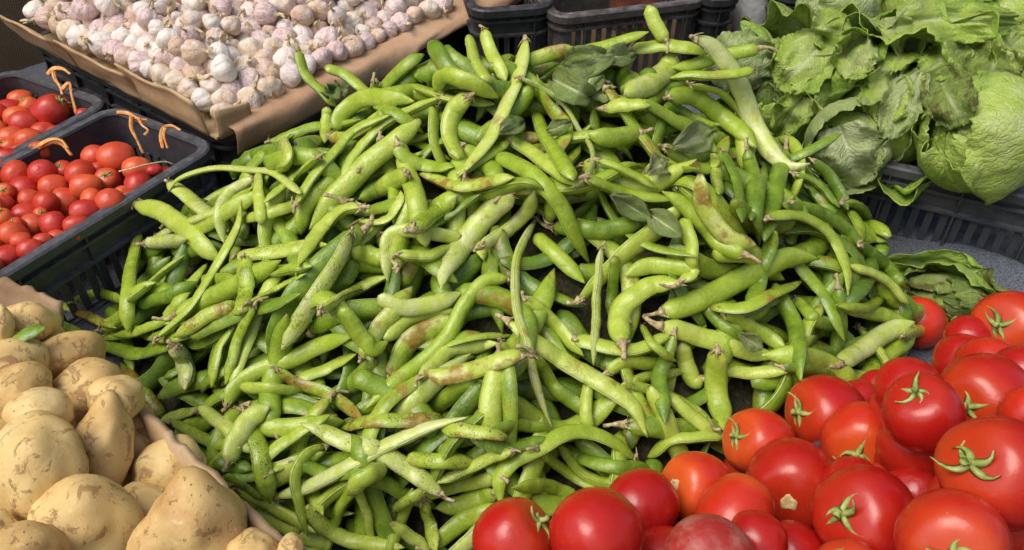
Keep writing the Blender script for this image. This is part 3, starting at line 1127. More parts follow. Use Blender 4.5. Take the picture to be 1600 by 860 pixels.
T1L = crop([(95, 290, 90), (260, 275, 76), (390, 265, 60), (490, 280, 85), (575, 175, 68), (715, 185, 108, 85), (840, 250, 90, 60), (660, 325, 76), (845, 340, 80), (945, 262, 42), (150, 390, 85), (330, 360, 95, 55), (530, 360, 90, 72), (190, 440, 62), (285, 460, 60, 75), (410, 450, 86), (560, 430, 62), (680, 460, 85), (525, 515, 95, 62), (160, 530, 82, 62), (200, 595, 68), (330, 590, 76), (470, 595, 80, 52), (20, 565, 66), (20, 470, 62), (85, 660, 80), (350, 670, 58, 42), (265, 690, 58, 42), (190, 745, 76, 58), (130, 690, 60, 45), (40, 800, 82), (30, 390, 52), (785, 430, 45), (600, 260, 48), (-60, 650, 70), (-70, 740, 70), (-60, 480, 70), (-60, 850, 70), (450, 660, 40), (740, 400, 45), (100, 600, 50), (250, 530, 45)], 0, 200)
T2L = crop([(130, 615, 76, 56), (60, 680, 82, 62), (190, 660, 60), (305, 685, 104, 96), (110, 720, 80, 58), (150, 755, 90, 60), (270, 810, 75, 52), (80, 840, 82, 48), (180, 845, 72, 45), (510, 700, 46, 30), (390, 660, 55), (-30, 700, 70), (-40, 790, 70)], 0, 0) + \
    crop([(75, 65, 85, 56), (180, 75, 80, 60), (50, 195, 80, 60), (240, 140, 70, 40), (330, 35, 46), (60, 130, 55), (0, 250, 50), (-60, 60, 70), (-60, 160, 70), (-20, 20, 60), (120, 150, 50)], 0, 200)
for lst, h, grp, where in ((T1L, .140, 'small tomatoes in the crate next to the beans', 'bean-side crate'), (T2L, .136, 'small tomatoes in the crate by the curtain', 'curtain-side crate')):
    items = []
    for (u, v, r_, el) in lst:
        p = hit(u, v, h)
        items.append([u, v, proj(p)[2], r_])
    settle(items, 40)
    for (u, v, r_, el), it_ in zip(lst, items):
        p = at(u, v, it_[2]); R = r_ * it_[2] / FPX
        up_ = rng.random() < .28
        ax = nrm(np.array([rng.normal(), -.5 + rng.normal() * .4, .5 + rng.random()])) if up_ else nrm(RT * rng.normal() + UP * rng.normal() * .6 + FW * abs(rng.normal()))
        if el > 1.2:
            ax = nrm(RT * 1 + FW * .5 + UP * .1)
        e = 1.22 if el > 1.2 else float(rng.choice([1.0, 1.1, 1.22]))
        o = tomato(p, 1.10 * R / (e ** .4), ax, e, 1, 'calyx' if up_ else '', random.random() * 6)
        size = 'plump' if R > .0215 else ('tiny' if R < .0155 else 'small')
        pose = 'with its calyx up' if up_ else ('lying lengthwise' if e > 1.15 else 'showing smooth skin')
        q = 'front end' if v > 330 or u < 20 else ('far corner' if u > 150 else 'middle')
        tag(o, f'{size} red tomato {pose}, {q} of the {where}', 'tomato', grp, uv=(u, v))
# more tomatoes under the top layer, so that the crates are full
for (inf, h, cr, wh) in ((t1i, .07, t1, 'crate next to the beans'), (t2i, .07, t2, 'crate by the curtain')):
    pb, ex, L, Wd = inf
    bb = MB()
    m_ = cr.matrix_world
    V0 = np.array([v.co for v in TM[(1.0, 1)].vertices]); F0 = [tuple(p.vertices) for p in TM[(1.0, 1)].polygons]
    for i in range(int((L - .05) / .04)):
        for j in range(int((Wd - .04) / .04)):
            c = m_ @ Vector((-L / 2 + .045 + i * .04 + rng.uniform(-.006, .006), -Wd / 2 + .04 + j * .04 + rng.uniform(-.006, .006), .064 + rng.uniform(0, .018)))
            bb.add(V0 * rng.uniform(.50, .6) + np.array(c), F0)
    o = bb.build('tomatoes_underneath', M['tomato_low'], None, True)
    tag(o, f'lower layer of small red tomatoes showing between those on top of the {wh}', 'tomatoes', kind='stuff')

# a dry vine stalk lying on the tomatoes
P = [at(u, v, d) for u, v, d in ((186, 268, 1.27), (205, 264, 1.27), (232, 257, 1.29), (258, 253, 1.31), (272, 258, 1.32))]
V, F = tube(catmull(P, 14), .0014, 6)
tag(put('dry_stalk', V, F, M['dry']), 'dry tan vine stalk lying across the small tomatoes', 'stalk')


# orange tape tied to the crate rims
def tape(pls, label):
    root = None
    for i, (P, w) in enumerate(pls):
        P = catmull(P, 26)
        T = nrm(np.gradient(P, axis=0))
        side = nrm(np.cross(T, -nrm(P - CAM) + .15 * rng.normal(size=3)))
        n = len(P)
        tw = np.linspace(0, rng.uniform(-.5, .5), n)
        ww = w * (.9 + .25 * np.sin(np.linspace(0, 5, n) + i))
        nn = np.cross(T, side)
        V = []
        for k in range(n):
            d1 = side[k] * math.cos(tw[k]) + nn[k] * math.sin(tw[k]); d2 = -side[k] * math.sin(tw[k]) + nn[k] * math.cos(tw[k])
            for s_, z_ in ((-1, 0), (-.3, .10), (.3, -.02), (1, .06), (.3, -.06), (-.3, .06)):
                V.append(P[k] + d1 * s_ * ww[k] * .28 + d2 * z_ * ww[k] * .8)
        o = put('orange_tape' if root is None else 'tape_end', V, grid_faces(n, 6, True) + [tuple(range(5, -1, -1)), tuple(range((n - 1) * 6, n * 6))], M['orange'], root)
        if root is None:
            root = o
    tag(root, label, 'tape', 'orange tape tied to the crates')


def rp(u, v, h=RIM + .006):
    return hit(u, v, h)


def rd(l, d):
    return [at(u, v, d) for u, v in l]


dA = proj(rp(100, 128))[2] - .01
tape([(rd([(74, 117), (84, 108), (98, 108), (110, 116)], dA), .014), (rd([(84, 112), (86, 124), (93, 135), (97, 148)], dA - .005), .013), (rd([(97, 140), (108, 130), (112, 150), (119, 178)], dA - .012), .012)], 'orange tape knotted to the rim of the crate by the curtain')
dB = proj(rp(215, 195))[2] - .012
tape([(rd([(182, 176), (200, 178), (215, 186), (230, 188)], dB), .012), (rd([(206, 182), (206, 200), (214, 218), (224, 240)], dB - .01), .013), (rd([(216, 184), (222, 196), (231, 204), (226, 212)], dB - .008), .010)], 'pale orange tape hanging in strips inside the crate next to the beans')
dC = proj(rp(260, 212))[2] - .012
tape([(rd([(255, 232), (252, 214), (256, 200), (268, 197), (282, 204)], dC), .012), (rd([(258, 200), (256, 212), (262, 232)], dC - .004), .009)], 'orange tape looped near the cardboard corner of the tray')
dD = proj(rp(88, 216))[2] - .012
tape([(rd([(44, 242), (62, 230), (84, 222), (98, 226), (112, 243)], dD), .016), (rd([(60, 228), (80, 218), (96, 220), (106, 232)], dD - .006), .012)], 'orange tape lying on the rims between the two tomato crates')

# ------------------------------------------------------------------ the bean heap: its form
HX, HYc, HH = .0, 1.10, .385


def heap(x, y):
    dx = x - .01
    ax = np.where(dx < 0, np.abs(dx) / .62, np.abs(dx) / .61)
    dy = y - HYc
    ay = np.where(dy < 0, -dy / .50, dy / .36)
    rho = np.sqrt(ax ** 2.4 + ay ** 2)
    return T0 + TS * y + HH * np.clip(1 - .90 * rho ** 1.6, -.4, 1)


A45 = math.radians(46)
YH = np.array([0, math.cos(A45), math.sin(A45)])
NH = np.array([0, -math.sin(A45), math.cos(A45)])
OH = np.array([0, .90, .12])
GX0, GX1, GY0, GY1, GR = -.85, .85, -.62, .55, .004
gnx, gny = int((GX1 - GX0) / GR) + 1, int((GY1 - GY0) / GR) + 1
gxs = GX0 + GR * np.arange(gnx); gys = GY0 + GR * np.arange(gny)
# height of the smooth heap along NH, found by stepping down the normal
hs = np.arange(.30, -.45, -.006)
HB = np.full((gny, gnx), -.45)
XX, YY = np.meshgrid(gxs, gys)
done = np.zeros_like(HB, bool)
for h in hs:
    py = OH[1] + YY * YH[1] + h * NH[1]
    pz = OH[2] + YY * YH[2] + h * NH[2]
    zz = np.maximum(heap(XX, py), T0 + TS * py + .004)
    ins = (pz <= zz) & ~done
    HB[ins] = h; done |= ins
HF = HB - .080


def to_h(P):
    q = P - OH
    return q[..., 0], q @ YH, q @ NH


def from_h(x, y, h):
    return OH + np.stack([x, np.zeros_like(x), np.zeros_like(x)], -1) + y[..., None] * YH + h[..., None] * NH


def look(F_, x, y):
    i = np.clip(np.round((y - GY0) / GR).astype(int), 0, gny - 1); j = np.clip(np.round((x - GX0) / GR).astype(int), 0, gnx - 1)
    return F_[i, j]


def stamp(P, a, b):
    x, y, h = to_h(P)
    k = int(np.ceil(a.max() / GR)) + 1
    for q in range(len(P)):
        i0 = int(round((y[q] - GY0) / GR)); j0 = int(round((x[q] - GX0) / GR))
        ia, ib, ja, jb = max(0, i0 - k), min(gny, i0 + k + 1), max(0, j0 - k), min(gnx, j0 + k + 1)
        if ia >= ib or ja >= jb:
            continue
        d2 = (XX[ia:ib, ja:jb] - x[q]) ** 2 + (YY[ia:ib, ja:jb] - y[q]) ** 2
        z = np.where(d2 < a[q] ** 2, h[q] + b[q] * np.sqrt(np.clip(1 - d2 / a[q] ** 2, 0, 1)), -9)
        HF[ia:ib, ja:jb] = np.maximum(HF[ia:ib, ja:jb], z)


# ------------------------------------------------------------------ bean pods
SEG = np.radians([0, 9, 24, 48, 75, 105, 132, 156, 171, 180, 189, 204, 228, 255, 285, 312, 336, 351])


def pod_profile(n, tail, stub, r_):
    t = np.linspace(0, 1, n)
    st = np.clip(t / r_.uniform(.06, .15), 0, 1); a = (.36 + .64 * np.sin(st * math.pi / 2))
    e = np.clip((1 - t) / (r_.uniform(.15, .32) if not stub else .05), 0, 1)
    a = a * np.where(e < 1, (np.sin(e * math.pi / 2) ** (1.0 if not stub else .6)) * .93 + .07, 1)
    a = a * (1 - .12 * (2 * t - 1) ** 2)
    return t, a


def pod_geo(P, w, twist, tone, spot, rust, r_, nrmv=None, stub=False, lobes=True, flat=None):
    """P: centre line (n,3), w: full width in metres"""
    n = len(P)
    t, a = pod_profile(n, True, stub, r_)
    L = np.linalg.norm(np.diff(P, axis=0), axis=1).sum()
    nb = max(2, round(L / r_.uniform(.021, .027)))
    ph = r_.random() * 6.28
    bead = np.sin(math.pi * nb * t + ph) ** 2
    amp = r_.uniform(.02, .085)
    wide = w / 2 * a * (1 + .5 * amp * (bead - .5))
    flat = flat if flat is not None else r_.uniform(.46, .74)
    thick = w / 2 * a * flat * (1 + 1.7 * amp * (bead - .5))
    T = nrm(np.gradient(P, axis=0))
    up = NH if nrmv is None else nrmv
    B = nrm(np.cross(T, up)); N = np.cross(B, T)
    # small wobble of the line itself
    wob = np.array([r_.uniform(-1, 1) for _ in range(6)])
    off = w * .045 * (wob[0] * np.sin(t * 7 + wob[1] * 3) + wob[2] * np.sin(t * 15 + wob[3] * 3)) * np.sin(t * math.pi)
    P = P + B * off[:, None]
    tw = twist[0] + twist[1] * (t - .5)
    V = np.zeros((n, len(SEG), 3)); seam = np.zeros((n, len(SEG)))
    ca, sa = np.cos(SEG), np.sin(SEG)
    ridge = np.exp(-(np.minimum(np.abs(np.sin(SEG / 2)), np.abs(np.cos(SEG / 2))) / .055) ** 2)
    shp = np.abs(ca) ** 1.0 * np.sign(ca)
    den = np.array([r_.uniform(-1, 1) for _ in range(n)])
    lens = r_.uniform(1.0, 1.35)
    for i in range(n):
        bx = B[i] * math.cos(tw[i]) + N[i] * math.sin(tw[i]); nx_ = -B[i] * math.sin(tw[i]) + N[i] * math.cos(tw[i])
        k = 1 + .018 * den[i]
        V[i] = P[i] + np.outer(shp * wide[i] * (1 + .07 * ridge), bx) + np.outer(np.sign(sa) * np.abs(sa) ** lens * thick[i] * k, nx_)
        seam[i] = ridge
    m = len(SEG)
    pa = np.zeros((n * m, 4)); pa[:, 0] = np.repeat(t, m); pa[:, 1] = seam.ravel(); pa[:, 2] = tone; pa[:, 3] = spot
    F = grid_faces(n, m, True) + [tuple(range(m - 1, -1, -1)), tuple(range((n - 1) * m, n * m))]
    return V.reshape(-1, 3), F, pa, np.full(n * m, rust), wide, thick


def stem_geo(P, w, r_, kind):
    """withered flower end and stalk at the start of a pod"""
    T = nrm(P[0] - P[2]); b = MB()
    s1 = nrm(np.cross(T, NH)); s2 = np.cross(T, s1)
    ln = r_.uniform(.006, .012) if kind == 1 else r_.uniform(.014, .026)
    bend = (s1 * r_.uniform(-1, 1) + s2 * r_.uniform(-.6, 1)) * ln * .55
    Q = catmull([P[0] - T * .002, P[0] + T * ln * .3, P[0] + T * ln * .65 + bend * .3, P[0] + T * ln + bend], 7)
    rr_ = w * np.array([.22, .20, .14, .11, .10, .115, .10]) * r_.uniform(.85, 1.2)
    V, F = tube(Q, rr_, 7, up=s2 + T * .1)
    V += np.array([[r_.uniform(-1, 1) for _ in range(3)] for _ in range(len(V))]) * w * .022
    b.add(V, F)
    for k in range(4):                                   # dry sepals round the base
        a = r_.random() * 6.28
        d = s1 * math.cos(a) + s2 * math.sin(a)
        Q = catmull([P[0] + T * .002 + d * w * .16, P[0] - T * w * .10 + d * w * .30, P[0] - T * w * r_.uniform(.05, .4) + d * w * r_.uniform(.36, .5)], 5)
        V, F = tube(Q, w * np.array([.07, .08, .06, .04, .015]), 5, up=d, flat=.5); b.add(V, F)
    return b


def conform_field(P2, w, stiff=3):
    """lay a pod given in heap coordinates (x, y) on what is already there"""
    x, y = P2[:, 0], P2[:, 1]
    T = nrm(np.gradient(P2, axis=0)); B = np.stack([-T[:, 1], T[:, 0]], 1)
    hh = np.max([look(HF, x + B[:, 0] * k * w * .36, y + B[:, 1] * k * w * .36) - (.10 * w * k * k) for k in (-1, -.5, 0, .5, 1)], axis=0)
    t = np.linspace(-1, 1, len(x))
    c = np.polyfit(t, hh, stiff)
    fit = np.polyval(c, t)
    fit += np.clip(np.percentile(hh - fit, 78), 0, .02)
    return .72 * fit + .28 * np.convolve(np.pad(hh, 4, mode='edge'), np.ones(9) / 9, 'valid')


def trace_depth(uv, w_px, back=1.18):
    """depth of each pixel of a traced pod: where its sight line meets what already lies there"""
    ds = np.arange(.62, 1.62, .004)
    out = np.full(len(uv), np.nan)
    for i, (u, v) in enumerate(uv):
        P = CAM + ray(u, v)[None] * ds[:, None]
        x, y, h = to_h(P)
        f = look(HF, x, y)
        f = np.where((x < GX0) | (x > GX1) | (y < GY0) | (y > GY1), -9, f)
        off = w_px * ds / FPX * .36
        k = np.nonzero(h - off < f)[0]
        tb_ = np.nonzero(P[:, 2] < T0 + TS * P[:, 1] + .012)[0]
        c = min([q[0] for q in (k, tb_) if len(q)], default=None)
        if c is not None:
            out[i] = ds[c]
    bad = np.isnan(out) | (out > back + .12)
    if bad.all():
        return np.full(len(uv), 1.14)
    idx = np.arange(len(uv))
    out = np.where(bad, np.interp(idx, idx[~bad], out[~bad]), out)
    t = np.linspace(-1, 1, len(uv))
    fit = np.polyval(np.polyfit(t, out, 2 if len(uv) > 8 else 1), t)
    fit -= np.clip(np.percentile(fit - out, 72), 0, .02)
    sm = np.convolve(np.pad(out, 5, mode='edge'), np.ones(11) / 11, 'valid')
    return .68 * fit + .32 * sm


def pod_label(uv, L, tone, spot, rust, curv):
    u, v = uv.mean(0)
    du, dv = uv[-1] - uv[0]
    ln = 'long' if L > .15 else ('short' if L < .085 else '')
    sh = 'hooked' if curv > 1.5 else ('curved' if curv > .55 else 'straight')
    tn = 'brown blotched' if rust > .7 else ('speckled' if spot > .62 else ('pale' if tone > .86 else ('dark' if tone < .42 else ('yellowish' if rust > .3 else 'green'))))
    ang_ = math.degrees(math.atan2(abs(dv), abs(du)))
    orr = 'level' if ang_ < 22 else ('upright' if ang_ > 66 else ('rising' if du * dv < 0 else 'falling'))
    if v < 150: pl = 'on the crest beside the garlic' if u < 700 else ('on the crest by the crates' if u < 1050 else 'on the crest beside the lettuces')
    elif v < 300: pl = 'on the shoulder by the small tomatoes' if u < 480 else ('high on the heap below the garlic' if u < 720 else ('high in the middle of the heap' if u < 980 else 'high on the lettuce side'))
    elif v < 460: pl = 'on the flank above the potatoes' if u < 420 else ('left of the heap centre' if u < 680 else ('at the heap centre' if u < 950 else ('right of the heap centre' if u < 1190 else 'on the lettuce-side flank')))
    elif v < 620: pl = 'beside the potato box' if u < 330 else ('below centre on the left' if u < 600 else ('below centre' if u < 860 else ('below centre on the right' if u < 1130 else 'just above the large tomatoes')))
    else: pl = 'at the foot beside the potato box' if u < 450 else ('at the foot of the heap' if u < 720 else 'at the foot near the large tomatoes')
    return ' '.join(f'{ln} {tn} {sh} bean pod {orr} {pl}'.split())


def make_pod(P, w, tone, spot, rust, seed, stem=1, stub=False, twist=None, flat=None):
    r_ = random.Random(seed)
    tw = twist if twist is not None else (r_.choice([.2, -.3, .5, -.6, .9, -1.0, 1.3]), r_.uniform(-.9, .9))
    V, F, pa, ru, wide, thick = pod_geo(P, w, tw, tone, spot, rust, r_, stub=stub, flat=flat)
    loc = P[len(P) // 2]
    o = put('bean_pod', V, F, M['pod'], None, True, loc, {'pa': pa, 'rust': ru})
    if stem:
        b = stem_geo(P, w, r_, stem)
        put('stem', np.array(b.v) - loc, b.f, M['stem'], o, True)
    stamp(P[::1], np.maximum(wide, .003), np.maximum(thick, .003))
    d2 = np.diff(P, axis=0); d2 = d2 / np.linalg.norm(d2, axis=1)[:, None]
    curv = np.arccos(np.clip((d2[1:] * d2[:-1]).sum(1), -1, 1)).sum()
    L = np.linalg.norm(np.diff(P, axis=0), axis=1).sum()
    uv = np.array([proj(p)[:2] for p in P[::4]])
    tag(o, pod_label(uv, L, tone, spot, rust, curv), 'bean pod', 'broad bean pods of the heap', uv=tuple(uv.mean(0)))
    return o


def random_pod(r_, n=26):
    """a pod somewhere on the visible face of the heap, laid on what is there"""
    for _ in range(60):
        x = r_.uniform(-.66, .70); y = r_.uniform(-.48, .36)
        h = float(look(HB, np.array([x]), np.array([y]))[0])
        if h < -.40:
            continue
        p = OH + np.array([x, 0, 0]) + y * YH + h * NH
        if p[2] < T0 + TS * p[1] + .012:
            continue
        u, v, d = proj(p)
        if u < 130 or u > 1420 or v < 40 or v > 900 or (u < 260 and v > 560) or (u > 1080 and v > 700):
            continue
        if look(HF, np.array([x]), np.array([y]))[0] > h + .004 and r_.random() < .8:
            continue
        break
    a = r_.gauss(0, .9) + (.5 if r_.random() < .5 else -.3)
    L = r_.uniform(.11, .19); w = r_.uniform(.019, .027)
    bend = r_.gauss(0, .7)
    s = np.linspace(-.5, .5, n)
    th = a + bend * s + .25 * r_.gauss(0, 1) * np.sin(s * 6)
    dx, dy = np.cos(th), np.sin(th)
    P2 = np.stack([x + np.cumsum(dx) * L / n - dx.sum() * L / n / 2, y + np.cumsum(dy) * L / n - dy.sum() * L / n / 2], 1)
    return P2, w


# lower layers: pods that only show through the gaps, over a dark sheet painted as shade
bb = MB(); pas, rus = [], []
st = 6
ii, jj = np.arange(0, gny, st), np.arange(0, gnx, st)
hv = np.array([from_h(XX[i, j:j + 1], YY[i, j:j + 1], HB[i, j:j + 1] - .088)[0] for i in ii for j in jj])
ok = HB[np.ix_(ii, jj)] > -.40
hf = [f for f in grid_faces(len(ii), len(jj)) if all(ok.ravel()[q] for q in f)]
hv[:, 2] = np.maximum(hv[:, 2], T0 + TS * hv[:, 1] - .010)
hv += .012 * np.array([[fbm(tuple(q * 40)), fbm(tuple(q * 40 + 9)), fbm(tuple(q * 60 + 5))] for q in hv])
o = put('bean_gap_shade', hv, hf, M['gapshade'])  # dark sheet painted as the shade deep in the heap
tag(o, 'dark sheet deep inside the bean heap, painted as shade in its gaps', 'gapshade', kind='stuff')
for k in range(300):
    r_ = random.Random(5000 + k)
    P2, w = random_pod(r_, 18)
    h = conform_field(P2, w) + w * .30
    cap_ = look(HB, P2[:, 0], P2[:, 1]) - .012
    h = np.minimum(h, np.maximum(cap_, h - .02))
    P = from_h(P2[:, 0], P2[:, 1], h)
    V, F, pa, ru, wide, thick = pod_geo(P, w, (r_.uniform(-1, 1), 0), r_.uniform(.18, .55), r_.uniform(.2, .9), r_.choice([0, 0, .3, .6]), r_)  # buried pods toned darker, shade of the gaps put into their colour
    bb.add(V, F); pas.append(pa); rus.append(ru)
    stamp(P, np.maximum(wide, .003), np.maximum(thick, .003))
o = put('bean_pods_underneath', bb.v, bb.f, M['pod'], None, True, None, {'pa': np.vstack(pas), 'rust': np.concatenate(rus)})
tag(o, 'deeper layers of bean pods seen in the gaps between those on top', 'bean pods', kind='stuff')

# a loose layer of single pods
for k in range(84):
    r_ = random.Random(9000 + k)
    P2, w = random_pod(r_, 28)
    h = conform_field(P2, w) + w * .34
    P = from_h(P2[:, 0], P2[:, 1], h)
    make_pod(P, w, r_.uniform(.35, .75), r_.uniform(.15, .75), r_.choice([0, 0, 0, .3, .6]), 9000 + k, stem=r_.choice([0, 1, 1, 2]))

